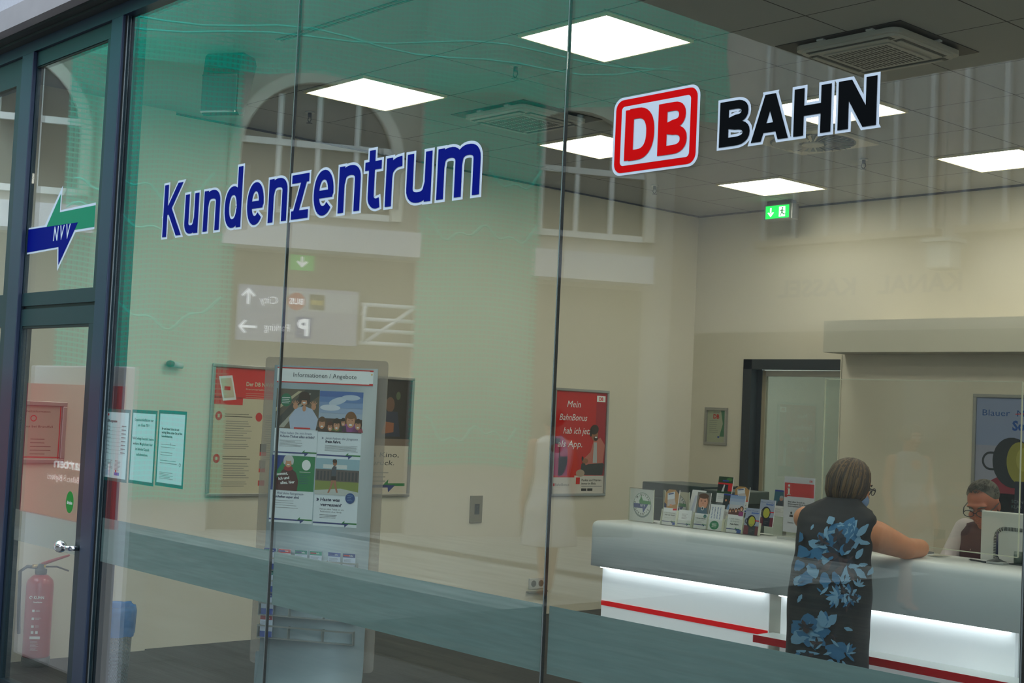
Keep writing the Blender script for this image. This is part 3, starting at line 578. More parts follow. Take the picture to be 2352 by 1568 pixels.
# certificate on the back wall
BU, BN = Vector((1, 0, 0)), Vector((0, -1, 0))
t = thing('certificate', 'small silver framed certificate with red emblem left of the dark doorway', 'certificate', (-7.7, YB, 1.4)); f = MB()
for a, b in (((-7.83, 1.393), (-7.58, 1.418)), ((-7.83, 1.693), (-7.58, 1.718)), ((-7.83, 1.418), (-7.805, 1.693)), ((-7.605, 1.418), (-7.58, 1.693))): f.box((a[0], YB-.02, a[1]), (b[0], YB, b[1]), M_silver, .003)
f.build('frame', t); p = Print((-7.805, YB-.006, 1.418), BU); p.slab(.2, .275, ink(165, 170, 145), .005); p.poly([(.14, .05), (.2, .05), (.2, .275), (.15, .275), (.175, .16)], ink(80, 125, 95), 1); p.text(.1, .205, 'DB', .035, ink(190, 60, 50), 2, align='c', bold=.04); p.lines(.025, .185, .10, 7, .017, GR, 2, .002, seed=3); p.ell(.13, .045, .012, .008, ink(60, 90, 150), 3); p.text(.1, .252, 'Zertifikat', .012, GR, 2, align='c'); p.build('sheet', t)
# big poster on the partition
t = thing('wall_poster', 'large blue poster with yellow lens lamp behind the clerk, cut by picture edge', 'poster', (-4.7, 8.9, .99), 'framed wall posters'); x0, x1, z0, z1 = -5.035, -4.405, .995, 1.875; f = MB()
for a, b in (((x0, z0), (x1, z0+.025)), ((x0, z1-.025), (x1, z1)), ((x0, z0+.025), (x0+.025, z1-.025)), ((x1-.025, z0+.025), (x1, z1-.025))): f.box((a[0], 8.88, a[1]), (b[0], 8.8995, b[1]), M_silver, .004)
f.build('frame', t); p = Print((x0+.025, 8.894, z0+.025), BU); W, H = .58, .83; p.slab(W, H, ink(142, 155, 192), .005); p.rect(0, H*.25, W, H*.35, ink(158, 160, 182), 1); p.rect(0, 0, W, H*.26, ink(34, 38, 55), 1)
p.text(.045, H-.125, 'Blauer  Montag', .042, ink(20, 80, 150), 3, w_=.50); p.text(.27, H-.22, 'Sonntag', .062, ink(10, 80, 165), 3, w_=.29, bold=.04); p.poly([(.29, H-.112), (.56, H-.100), (.56, H-.094), (.29, H-.106)], REDI, 4)
p.poly([(0, .19), (.26, .33), (.36, .26), (.36, .05), (0, .05)], ink(140, 30, 55), 2); p.rect(.0, 0, W, .17, ink(28, 32, 46), 2)
p.ell(.28, .385, .15, .175, ink(28, 34, 42), 3, rot=.2); p.ell(.335, .385, .10, .145, ink(150, 145, 55), 4, rot=.1); p.ell(.355, .41, .05, .08, ink(170, 165, 75), 5); p.arc(.115, .39, .05, .065, 90, 270, ink(28, 34, 42), 3); p.rect(.11, .325, .05, .015, ink(28, 34, 42), 3); p.rect(.11, .440, .05, .015, ink(28, 34, 42), 3); p.rect(.30, 0, .22, .26, ink(30, 36, 56), 5)
p.text(.28, .11, 'SCHNELL', .022, ink(120, 125, 130), 6); p.text(.28, .075, 'KLAR', .022, ink(120, 125, 130), 6); p.text(.40, .035, '1 – 1', .035, ink(170, 40, 50), 6)
p.build('poster_sheet', t)

# ---------------------------------------------------------------- information stand
SU, SN = Vector((.819, .574, 0)).normalized(), Vector((.574, -.819, 0)).normalized(); SP = Vector((-5.856, 4.013, 0))
t = thing('information_stand', 'freestanding grey metal information board with clear backing and curved foot', 'display stand', SP)
f = MB(); st = mat('stand_metal', srgb(138, 152, 158), .45, .15, noise_amt=.03, nscale=3); u0_, u1_ = -.328, .235
prof = [(0, 1.785)]; R_ = .27
prof += [(R_*(1-math.cos(math.radians(a))), R_*(1-math.sin(math.radians(a)))+.006) for a in range(0, 91, 10)]; prof = [prof[0]]+[(n, z) for n, z in prof[1:]]+[(.42, .006)]
n0 = 0; rows = []
for n, z in prof: rows.append([f.bm.verts.new(SP+SU*u+SN*n+Vector((0, 0, z))) for u in (u0_, u1_)])
for A, B in zip(rows, rows[1:]): f.bm.faces.new((A[0], A[1], B[1], B[0]))
f._tag(0, st, True); ob = f.build('backboard', t, fix=False); md = ob.modifiers.new('s', 'SOLIDIFY'); md.thickness = .006; md.offset = 0
FR = (SP, SU, V3, SN)
def rr(x, y, w_, h_, r):
    o = []
    for cx, cy, a in ((x+w_-r, y+r, -90), (x+w_-r, y+h_-r, 0), (x+r, y+h_-r, 90), (x+r, y+r, 180)):
        for k in range(6): q = math.radians(a+18*k); o.append((cx+r*math.cos(q), cy+r*math.sin(q)))
    return o
MB().prism(rr(-.395, .245, .672, 1.583, .02), -.040, -.032, glass_mat('smoked_acrylic', (.80, .76, .70), .05, 0, .28, (.62, .55, .50)), FR).build('clear_backing', t)
for u, z in ((-.25, .4), (.17, .4), (-.25, 1.7), (.17, 1.7)): MB().cyl(SP+SU*u+SN*(-.032)+V3*z, SP+SU*u-SN*.0031+V3*z, .01, M_silver).build('spacer', t)
MB().prism([(-.40, 0), (.24, 0), (.24, .006), (-.40, .006)], -.10, .003, st, FR).prism(rr(-.36, .006, .56, .30, .01), -.030, -.022, st, FR).build('base_plate', t)
p = Print(SP+SU*-.312+SN*.0032+V3*1.697, SU, N=SN); W, H = .525, .079; p.slab(W, H, WH, .0001)
p.rect(0, H-.006, W, .006, REDI, 1); p.rect(0, 0, W, .006, REDI, 1); p.rect(W-.02, H-.008, .02, .008, REDI, 2); p.rect(W-.02, 0, .02, .010, REDI, 2); p.ell(W-.008, H-.022, .004, .004, ink(210, 160, 30), 2); p.text(W/2, .031, 'Informationen / Angebote', .0225, ink(50, 55, 62), 2, align='c', w_=.345); p.build('header_sign', t, label='white header sign with red edges')
def stand_poster(u, z, idx, lab):
    W, H = .236, .345; p = Print(SP+SU*u+SN*.0036+V3*z, SU, N=SN); p.slab(W, H, ink(222, 228, 232), .0001); top = H-.005; ph = .20
    if idx == 0:
        p.rect(0, H-.205, W, .205, ink(96, 86, 70), 1); p.poly([(0, H-.205), (0, H-.17), (.16, H), (W, H), (W, H-.03)], ink(60, 62, 58), 2); p.poly([(.0, H-.12), (.0, H-.10), (.12, H-.01), (.14, H-.01)], ink(190, 175, 140), 3); p.poly([(.02, H-.2), (.05, H-.2), (.19, H-.02), (.18, H-.02)], ink(170, 165, 150), 3)
        p.ell(.055, H-.058, .030, .034, ink(20, 110, 75), 4)
        for k in range(4): p.rect(.032, H-.048-k*.009, .045-.006*(k % 2), .003, WH, 5)
        p.poly([(.085, H-.205), (.225, H-.205), (.235, H-.15), (.20, H-.10), (.155, H-.085), (.11, H-.10), (.075, H-.15)], ink(178, 188, 208), 4); p.rect(.105, H-.205, .09, .008, REDI, 5)
        p.ell(.155, H-.055, .022, .028, SKIN, 6); p.ell(.155, H-.034, .030, .022, HAIR, 7); p.ell(.132, H-.052, .009, .026, HAIR, 7); p.ell(.178, H-.052, .009, .026, HAIR, 7); p.rect(.138, H-.056, .034, .004, BK, 8); p.ell(.155, H-.069, .009, .004, WH, 8); p.ell(.157, H-.098, .010, .016, SKIN, 7)
        for hx in (.108, .208):
            p.ell(hx, H-.088, .013, .016, SKIN, 7)
            for k in range(5): a = math.radians(50+k*20); p.poly([(hx+.008*math.cos(a-.3), H-.088+.01*math.sin(a-.3)), (hx+.008*math.cos(a+.3), H-.088+.01*math.sin(a+.3)), (hx+.03*math.cos(a+.05), H-.088+.03*math.sin(a+.05)), (hx+.03*math.cos(a-.05), H-.088+.03*math.sin(a-.05))], SKIN, 8)
        p.text(.03, .112, 'Was haben Sie mit Ihrem', .011, ink(40, 60, 110), 2, w_=.175, sh=.15); p.text(.03, .094, '9-Euro-Ticket alles erlebt?', .012, ink(20, 40, 90), 2, w_=.19, bold=.02, sh=.15); p.lines(.03, .078, .13, 6, .006, GR, seed=8)
    elif idx == 1:
        for k in range(6): p.rect(0, H-.03-.028*k, W, .03, ink(*[(70, 105, 165), (95, 130, 180), (125, 152, 190), (150, 168, 195), (165, 178, 195), (150, 150, 150)][k]), 1)
        p.ell(.10, H-.05, .05, .018, ink(190, 200, 212), 2, rot=.3); p.ell(.06, H-.085, .055, .016, ink(205, 210, 218), 3); p.ell(.17, H-.03, .05, .014, ink(180, 192, 208), 3)
        p.rect(0, H-.21, W, .07, ink(70, 50, 42), 3)
        for x, y, s_, hc, bc in ((.02, .145, 1.1, (90, 60, 35), (60, 45, 40)), (.065, .130, .85, (80, 40, 25), (70, 40, 40)), (.10, .140, 1.1, (50, 35, 25), (90, 110, 50)), (.135, .155, .7, (40, 30, 25), (60, 60, 60)), (.215, .145, 1., (60, 40, 30), (150, 60, 80)), (.175, .165, 1.5, (120, 75, 35), (140, 70, 130))):
            yy = H-.31+y; p.ell(x, yy, .022*s_, .030*s_, ink(*hc), 4); p.poly([(x-.03*s_, H-.205), (x+.03*s_, H-.205), (x+.022*s_, yy-.02), (x-.022*s_, yy-.02)], ink(*bc), 5); p.ell(x, yy-.006, .015*s_, .022*s_, SKIN, 6); p.ell(x, yy+.014*s_, .016*s_, .010*s_, ink(*hc), 7); p.rect(x-.008*s_, yy-.002, .004, .003, BK, 7); p.rect(x+.004*s_, yy-.002, .004, .003, BK, 7); p.ell(x, yy-.016*s_, .006*s_, .003*s_, WH, 7)
        p.text(.022, .098, '»', .014, ink(20, 40, 90), 2, bold=.02); p.text(.042, .098, 'Jetzt haben die Jüngsten', .0115, ink(60, 75, 105), 2, w_=.175, sh=.15); p.text(.042, .080, 'freie Fahrt.', .0125, ink(10, 25, 60), 2, w_=.085, bold=.04, sh=.15); p.lines(.042, .066, .18, 6, .0055, GR, rag=.1, seed=3)
    elif idx == 2:
        p.rect(0, H-.18, W, .18, ink(12, 125, 75), 1); p.poly([(0, H-.18), (0, H), (.08, H), (.03, H-.08), (.03, H-.18)], ink(20, 60, 130), 2); p.poly([(.02, H-.18), (.145, H-.18), (.15, H-.13), (.135, H-.085), (.10, H-.06), (.06, H-.075), (.03, H-.12)], ink(74, 32, 36), 3); p.ell(.092, H-.065, .025, .014, ink(150, 40, 50), 4); p.ell(.092, H-.035, .020, .026, SKIN, 5); p.ell(.092, H-.013, .025, .015, ink(200, 200, 195), 6); p.ell(.071, H-.028, .007, .018, ink(200, 200, 195), 6); p.ell(.114, H-.028, .007, .018, ink(200, 200, 195), 6); p.ell(.092, H-.047, .008, .003, WH, 6)
        for k, s_ in enumerate(('kommt,', 'ich und', 'alles, hier')): p.text(.03+.012*k, H-.105-k*.022, s_, .014, WH, 6, bold=.03, rot=.12)
        p.ell(.19, H-.045, .024, .027, WH, 4); p.rect(.155, H-.082, .06, .002, WH, 4); p.lines(.155, H-.095, .06, 6, .009, ink(30, 80, 110), 4, .002)
        p.text(.022, .145, '»', .014, ink(20, 40, 90), 2); p.text(.035, .145, 'Weil deine Fahrgemein-', .0115, ink(20, 40, 90), 2, w_=.15, sh=.15); p.text(.03, .127, 'schaften super sind.', .0115, ink(20, 40, 90), 2, w_=.13, bold=.03, sh=.15); p.lines(.03, .112, .14, 4, .012, GR, seed=6)
    else:
        p.rect(0, H-.09, W, .09, ink(150, 180, 190), 1); p.rect(0, H-.12, W, .065, ink(92, 84, 82), 2)
        for k in range(12): p.rect(.008+k*.019, H-.11, .010, .045, ink(60, 60, 66), 3)
        p.rect(0, H-.185, W, .07, ink(132, 142, 70), 3); p.poly([(0, H-.185), (W, H-.185), (W, H-.165), (.14, H-.15), (0, H-.165)], ink(190, 192, 185), 4); p.rect(.04, H-.05, .13, .02, ink(215, 215, 210), 3)
        p.ell(.104, H-.022, .011, .015, SKIN2, 6); p.ell(.103, H-.012, .012, .010, HAIR, 7); p.poly([(.088, H-.09), (.112, H-.09), (.114, H-.04), (.098, H-.036), (.088, H-.05)], ink(70, 78, 88), 6); p.poly([(.088, H-.11), (.114, H-.11), (.113, H-.088), (.088, H-.088)], ink(24, 26, 32), 6); p.poly([(.088, H-.11), (.104, H-.11), (.092, H-.145), (.080, H-.175), (.070, H-.175), (.084, H-.14)], ink(170, 110, 85), 6); p.poly([(.100, H-.11), (.114, H-.11), (.118, H-.14), (.128, H-.172), (.118, H-.172), (.108, H-.142)], ink(170, 110, 85), 6)
        p.ell(.195, .148, .026, .027, ink(20, 70, 130), 7); p.lines(.18, .16, .03, 4, .008, ink(120, 160, 200), 8, .002)
        p.text(.012, .128, '»', .018, ink(10, 30, 80), 2, bold=.04); p.text(.034, .128, 'Haste was', .0155, ink(10, 30, 70), 2, w_=.105, bold=.03, sh=.12); p.text(.034, .102, 'vergessen?', .0155, ink(10, 30, 70), 2, w_=.115, bold=.03, sh=.12); p.text(.034, .083, 'Fahren ohne Ticket ist wie', .008, GR, 2, w_=.13); p.text(.034, .070, 'Telefonieren ohne Handy.', .008, GR, 2, w_=.12); p.lines(.034, .056, .12, 3, .007, BK, seed=5)
    twin_arrow(p, .0, W, .016, .62)
    p.build('stand_poster', label=lab, cat='poster', group='small posters on the information stand')
stand_poster(-.309, 1.320, 0, 'small poster of woman in blouse raising both hands, top left on stand')
stand_poster(-.071, 1.317, 1, 'small poster of children under blue sky, top right on stand')
stand_poster(-.315, .976, 2, 'small poster of grey-haired person on green and blue, bottom left on stand')
stand_poster(-.073, .972, 3, 'small poster of walking man before a building, bottom right on stand')
# leaflet shelves
for r_ in range(4):
    f = MB(); z = .73-.115*r_
    f.prism([(-.335, z), (.185, z), (.185, z+.004), (-.335, z+.004)], .0035, .034, M_silver, FR).prism([(-.335, z+.06), (.185, z+.06), (.185, z+.068), (-.335, z+.068)], .033, .037, M_silver, FR)
    for u in (-.335, -.17, .015, .18): f.prism([(u, z+.0041), (u+.004, z+.0041), (u+.004, z+.068), (u, z+.068)], .0035, .0328, M_silver, FR)
    f.build('leaflet_shelf', t)
cols = [(40, 60, 130), (190, 40, 50), (20, 120, 110), (30, 140, 120), (60, 80, 150), (40, 50, 120), (170, 60, 70)]
names = ['red and blue', 'navy', 'green striped', 'blue and red', 'violet-blue', 'pale blue', 'red-bottomed']
k = 0
for r_ in range(4):
    for j, u in enumerate((-.325, -.245, -.155, -.075, .025, .105)):
        if r_ and j > 0: continue
        z = .7345-.115*r_; wd_ = .066
        p = Print(SP+SU*u+SN*(.020)+V3*z, SU, N=SN); p.slab(wd_, .108, ink(190, 198, 215), .008); c_ = cols[(j+r_*2) % 7]
        p.rect(0, .088, wd_, .02, ink(*c_), 1); p.rect(.004, .094, wd_*.5, .007, ink(*cols[(j+r_+3) % 7]), 2); p.text(wd_*.55, .094, 'Info', .008, WH, 2); p.lines(.006, .078, .05, 3, .006, GR, 1, .0015, seed=j); p.rect(0, .0, wd_, .03, ink(*(cols[(j+4) % 7] if j != 5 else (200, 40, 40))), 1)
        row = ('top', 'second', 'third', 'lowest')[r_]; pos = ('at the left end', 'second from left', 'third from left', 'fourth from left', 'fifth from left', 'at the right end')[j]
        p.build('leaflet', label='%s leaflet %s of the %s stand row' % (names[(j+r_*2) % 7], pos, row), cat='leaflet', group='leaflets on the information stand'); k += 1

# ---------------------------------------------------------------- counter
CY, CT = 5.75, .987
def bevbox(a, b, m, sel, off, seg=5):
    a, b = Vector(a), Vector(b); t = bmesh.new(); c = (a+b)/2; d = b-a
    bmesh.ops.create_cube(t, size=1, matrix=Matrix.Translation(c) @ Matrix.Diagonal((d.x, d.y, d.z, 1)))
    es = [e for e in t.edges if sel((e.verts[0].co+e.verts[1].co)/2, c)]
    bmesh.ops.bevel(t, geom=es, offset=off, segments=seg, profile=.5, affect='EDGES')
    for f in t.faces: f.smooth = False
    mb = MB(); mb._merge(t); mb._tag(0, m)
    for f in mb.bm.faces: f.smooth = max(abs(f.normal.x), abs(f.normal.y), abs(f.normal.z)) < .999
    return mb
M_count = mat('counter_white', (.62, .66, .66), .35, spec=.5)
M_fascia = M_count
M_lit = mat('backlit_panel', (.90, .92, .96), .45, emit=.10)
ct = thing('service_counter', 'long white service counter with rounded front edge and glowing lower panels', 'counter', (-3.6, 5.95, 0))
mb = bevbox((-5.685, CY, .726), (-1.2, 6.2, CT), M_count, lambda e, c: (e.y < c.y and e.z > c.z and abs(e.x-c.x) < .1) or (abs(e.z-c.z) < .01 and e.y < c.y and e.x < c.x) or (e.x < c.x and e.z > c.z and abs(e.y-c.y) < .1), .038)
mb.build('counter_top', ct)
MB().box((-5.62, 5.83, 0), (-1.25, 6.16, .7255), M_count).build('counter_body', ct)
for x0, x1 in ((-5.612, -4.408), (-4.330, -3.05), (-2.97, -1.70)): MB().box((x0, 5.80, .05), (x1, 5.829, .724), M_lit).build('lit_panel', ct)
M_led = mat('led_strip', (.92, .96, 1.0), .5, emit=3.2)
for x0, x1 in ((-5.60, -4.42), (-4.32, -3.06), (-2.96, -1.71)): MB().box((x0, 5.765, .719), (x1, 5.780, .7255), M_led).build('led_strip', ct)
M_redp = mat('red_stripe', srgb(226, 0, 14), .6, spec=.1, emit=.12)  # painted stripe; a little glow is added to brighten it
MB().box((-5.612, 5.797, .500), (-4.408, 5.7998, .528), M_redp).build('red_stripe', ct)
sh = MB().box((-4.374, 5.64, .488), (-1.7, 5.798, .525), M_count, .002).build('bag_shelf', ct); MB().box((-4.376, 5.6365, .488), (-1.7, 5.6395, .525), mat('dark_red_edge', srgb(185, 4, 24), .6, spec=.1)).build('red_edge', sh)
MB().box((-4.405, 5.805, .01), (-4.333, 5.829, .7255), M_offw).build('divider_post', ct)
t = thing('staff_desk', 'cream staff worktop behind the counter', 'desk', (-4, 6.6, 0)); MB().box((-5.9, 6.205, .71), (-1.2, 6.84, .74), M_offw).build('desk_top', t)
for x in (-5.8, -3.0, -1.3): MB().box((x-.02, 6.25, 0), (x+.02, 6.80, .71), M_offw).build('side_panel', t)
t = thing('printer', 'dark green-black ticket printer cabinet behind the brochures', 'printer', (-5.55, 6.55, .74)); cm = mat('printer_case', srgb(26, 48, 46), .45)
MB().box((-5.80, 6.38, .7405), (-5.22, 6.80, 1.11), cm, .008).build('body', t); MB().box((-5.88, 6.40, 1.1105), (-5.40, 6.78, 1.200), cm, .006).build('top_unit', t); MB().box((-5.395, 6.42, 1.1105), (-5.16, 6.76, 1.185), mat('printer_lid', srgb(56, 70, 66), .5), .006).build('lid', t)

# sneeze screen
t = thing('sneeze_screen', 'frameless clear protective screen standing on the counter before the clerk', 'protective screen', (-3.75, 6.08, CT))
MB().box((-4.300, 6.076, 1.027), (-3.195, 6.084, 1.847), M_screen).build('screen_pane', t)
f = MB(); edge = mat('screen_edge', (.62, .64, .50), .3); 
f.box((-4.302, 6.075, 1.027), (-4.299, 6.085, 1.847), edge).box((-3.196, 6.075, 1.027), (-3.193, 6.085, 1.847), edge).box((-4.299, 6.075, 1.845), (-3.196, 6.085, 1.849), edge).box((-4.299, 6.075, 1.024), (-3.196, 6.085, 1.028), edge).build('edge', t)
for x in (-4.20, -3.60): MB().box((x-.03, 6.02, CT), (x+.03, 6.14, CT+.006), M_acryl).box((x-.03, 6.070, CT+.006), (x+.03, 6.0755, 1.12), M_acryl).build('foot', t)

# ---------------------------------------------------------------- brochures
BX = Vector((1, 0, 0))
def tiltframe(x, y, z, tilt):
    V = Vector((0, math.sin(tilt), math.cos(tilt))); return Vector((x, y, z)), BX, V, BX.cross(V)
def holder(x, y, z, w_, h, tilt, lab, name='brochure_holder', deep=.03):
    t = thing(name, lab, 'brochure holder', (x+w_/2, y, z), 'clear brochure holders'); O, U, V, N = tiltframe(x, y, z, tilt); F = (O, U, V, N)
    MB().prism([(-.004, .002), (w_+.004, .002), (w_+.004, h), (-.004, h)], -.012, -.010, M_acryl, F).build('back_panel', t)
    MB().prism([(-.004, .002), (w_+.004, .002), (w_+.004, h*.42), (-.004, h*.42)], .006, .0075, M_acryl, F).build('front_pocket', t)
    for u in (-.006, w_+.004): MB().prism([(u, .002), (u+.002, .002), (u+.002, h*.5), (u, h*.5)], -.012, .0075, edge, F).build('side_edge', t)
    MB().box((x-.004, y-.012, z), (x+w_+.004, y+.03, z+.002), M_acryl).build('base', t)
def photo(p, W, H, kind):
    if kind == 'laptop':
        p.rect(0, H*.48, W, H*.52, ink(168, 128, 78), 1); p.poly([(W*.2, H*.70), (W*.72, H*.76), (W*.66, H*.95), (W*.14, H*.88)], ink(200, 205, 210), 2); p.poly([(W*.25, H*.52), (W*.85, H*.60), (W*.72, H*.76), (W*.2, H*.70)], ink(180, 170, 165), 2); p.poly([(W*.22, H*.84), (W*.6, H*.88), (W*.58, H*.92), (W*.2, H*.88)], ink(60, 80, 120), 3); p.poly([(0, H*.9), (W*.2, H), (0, H)], ink(40, 50, 50), 2); p.poly([(W*.7, H), (W, H), (W, H*.88)], ink(40, 50, 50), 2); p.poly([(0, H*.48), (W*.2, H*.48), (W*.16, H*.58), (0, H*.62)], ink(30, 45, 80), 3); p.ell(W*.5, H*.56, W*.1, H*.03, SKIN, 4); p.poly([(W*.7, H*.42), (W, H*.43), (W, H*.48), (W*.7, H*.47)], REDI, 4)
    elif kind == 'girl':
        p.rect(0, H*.42, W, H*.58, ink(120, 118, 112), 1); p.ell(W*.5, H*.74, W*.40, H*.22, ink(120, 85, 60), 2); p.ell(W*.5, H*.72, W*.34, H*.19, ink(205, 150, 125), 3); p.ell(W*.5, H*.90, W*.38, H*.07, ink(95, 70, 55), 4)
        for s_ in (-1, 1): p.ell(W*(.5+s_*.14), H*.76, W*.06, H*.012, ink(50, 45, 45), 5); p.rect(W*(.5+s_*.14)-W*.07, H*.785, W*.14, H*.006, ink(110, 75, 55), 5)
        p.ell(W*.5, H*.70, W*.05, H*.02, ink(190, 125, 105), 5); p.poly([(W*.1, H*.42), (W*.9, H*.42), (W*.85, H*.58), (W*.15, H*.58)], ink(88, 110, 125), 5); p.ell(W*.52, H*.56, W*.10, H*.05, ink(225, 225, 220), 6); p.ell(W*.52, H*.56, W*.07, H*.035, ink(60, 70, 80), 7)
    elif kind == 'kids':
        for k in range(5): p.rect(0, H*(.58+.085*k), W, H*.086, ink(*[(175, 165, 160), (180, 178, 182), (165, 175, 190), (150, 165, 190), (130, 152, 185)][k]), 1)
        p.rect(0, H*.48, W, H*.11, ink(95, 65, 60), 2)
        for k, (x, y, s_) in enumerate(((.12, .58, 1), (.3, .6, .8), (.5, .6, 1.1), (.68, .64, .8), (.85, .66, 1.3))): p.ell(W*x, H*y, W*.10*s_, H*.055*s_, HAIR, 3); p.ell(W*x, H*(y-.01), W*.065*s_, H*.04*s_, SKIN2 if k % 2 else SKIN, 4); p.ell(W*x, H*(y-.03), W*.025*s_, H*.006, WH, 5)
        p.rect(W*.7, H*.46, W*.3, H*.12, ink(140, 60, 110), 5)
    elif kind == 'lens':
        p.rect(0, 0, W, H, ink(150, 158, 178), 1); p.rect(0, 0, W, H*.34, ink(110, 36, 52), 2); p.rect(W*.34, 0, W*.45, H*.34, ink(40, 46, 58), 3); p.ell(W*.46, H*.50, W*.32, H*.24, ink(30, 34, 40), 4); p.ell(W*.5, H*.50, W*.22, H*.19, ink(170, 168, 60), 5); p.rect(W*.70, H*.52, W*.3, H*.04, REDI, 5); p.arc(W*.18, H*.5, W*.10, W*.15, 90, 270, ink(30, 34, 40), 5); p.text(W*.06, H*.89, 'Blauer Montag', H*.03, ink(40, 60, 120), 6, w_=W*.8); p.text(W*.42, H*.80, 'Sonntag', H*.055, ink(10, 80, 165), 6, w_=W*.52, bold=.04); p.text(W*.42, H*.16, 'SCHNELL', H*.035, GR, 6, w_=W*.3); p.text(W*.42, H*.10, 'KLAR', H*.035, GR, 6)
    elif kind == 'man':
        p.rect(0, H*.4, W, H*.6, ink(40, 85, 100), 1); p.poly([(W*.6, H*.4), (W, H*.4), (W, H), (W*.8, H*.8)], ink(90, 120, 130), 2); p.ell(W*.5, H*.68, W*.13, H*.09, ink(170, 120, 100), 3); p.ell(W*.5, H*.74, W*.13, H*.05, ink(140, 140, 140), 4); p.poly([(W*.2, H*.4), (W*.8, H*.4), (W*.68, H*.60), (W*.32, H*.60)], ink(55, 60, 70), 3); p.rect(0, H*.94, W, H*.06, ink(30, 50, 130), 2)
    elif kind == 'train':
        p.rect(0, H*.35, W, H*.65, ink(30, 60, 30), 1); p.ell(W*.75, H*.9, W*.2, H*.07, ink(60, 110, 50), 2); p.rect(0, H*.45, W, H*.28, ink(25, 28, 30), 2); p.rect(0, H*.70, W, H*.06, REDI, 3); p.rect(W*.72, H*.45, W*.28, H*.26, REDI, 3); p.poly([(W*.3, H*.42), (W*.45, H*.42), (W*.5, H*.68), (W*.42, H*.7)], ink(190, 190, 190), 4); p.rect(W*.3, H*.82, W*.4, H*.05, ink(40, 70, 150), 3)
    elif kind == 'crowd':
        p.rect(0, H*.4, W, H*.6, ink(46, 58, 62), 1); p.rect(0, H*.95, W, H*.05, ink(40, 60, 150), 3)
        for x, y, c_ in ((.2, .75, SKIN), (.5, .7, SKIN2), (.75, .78, SKIN)): p.ell(W*x, H*(y+.02), W*.12, H*.06, HAIR, 2); p.ell(W*x, H*y, W*.07, H*.045, c_, 3)
        p.poly([(W*.3, H*.4), (W*.7, H*.4), (W*.6, H*.6), (W*.4, H*.6)], ink(120, 150, 190), 3)
def flyer(x, y, z, w_, h, tilt, design, lab, back=.0):
    O, U, V, N = tiltframe(x, y+back, z+.003, tilt); p = Print(O, U, V, N, step=.00025); p.slab(w_, h, ink(212, 214, 214), .006); W, H = w_, h
    if design == 'laptop': photo(p, W, H, 'laptop'); p.text(W*.08, H*.33, '» Die Schnellen', H*.03, GR, 2, w_=W*.8); p.text(W*.15, H*.27, 'unter den Tickets', H*.028, BK, 2, w_=W*.75, bold=.03); p.lines(W*.15, H*.2, W*.6, 1, .01, GR, 2, .001); twin_arrow(p, 0, W, .02, .35); p.rect(W*.8, H*.02, W*.2, H*.07, ink(40, 80, 160), 4)
    elif design == 'card': p.lines(W*.25, H*.75, W*.5, 5, H*.07, GR, 1, H*.02); twin_arrow(p, 0, W, .015, .35)
    elif design == 'stack': p.poly([(W*.1, H*.1), (W*.3, H*.1), (W*.5, H*.85), (W*.3, H*.85)], ink(185, 190, 205), 1); p.poly([(W*.5, H*.05), (W*.8, H*.05), (W*.75, H*.2), (W*.55, H*.2)], ink(50, 60, 100), 2)
    elif design == 'girl': photo(p, W, H, 'girl'); p.ell(W*.78, H*.35, W*.12, H*.05, ink(60, 110, 110), 3); p.text(W*.1, H*.27, '5 Minuten Garantie', H*.026, BK, 2, w_=W*.75, bold=.03); p.lines(W*.1, H*.23, W*.7, 4, H*.035, GR, 2, .001); twin_arrow(p, 0, W, .022, .35)
    elif design == 'green':
        p.ell(W*.45, H*.20, W*.34, H*.17, ink(0, 120, 75), 2)
        for k in range(4): p.rect(W*.28, H*(.13+.04*k), W*.34, H*.012, WH, 3)
        for k, s_ in enumerate(('Die Fahrt fängt', 'mit dem Ticket an', 'Jetzt günstig', 'losfahren')): p.text(W*(.2+.2*k), H*.45, s_, H*.05, ink(40, 90, 150) if k != 1 else BLU, 2, w_=H*.45, bold=.02, rot=PI/2)
    elif design == 'kids': photo(p, W, H, 'kids'); p.text(W*.1, H*.36, '» Jetzt haben', H*.035, GR, 2, w_=W*.7, sh=.2); p.text(W*.2, H*.29, 'die Jüngsten', H*.035, GR, 2, w_=W*.6, sh=.2); p.text(W*.2, H*.21, 'freie Fahrt.', H*.036, BK, 2, w_=W*.6, bold=.04, sh=.2); twin_arrow(p, 0, W*.9, .02, .4); p.rect(W*.72, 0, W*.28, H*.10, ink(50, 90, 160), 4)
    else: photo(p, W, H, design)
    if design in ('man', 'train', 'crowd'): p.lines(W*.1, H*.3, W*.7, 5, H*.04, GR, 2, .001)
    return p.build('brochure', label=lab, cat='brochure', group='brochures on the counter')
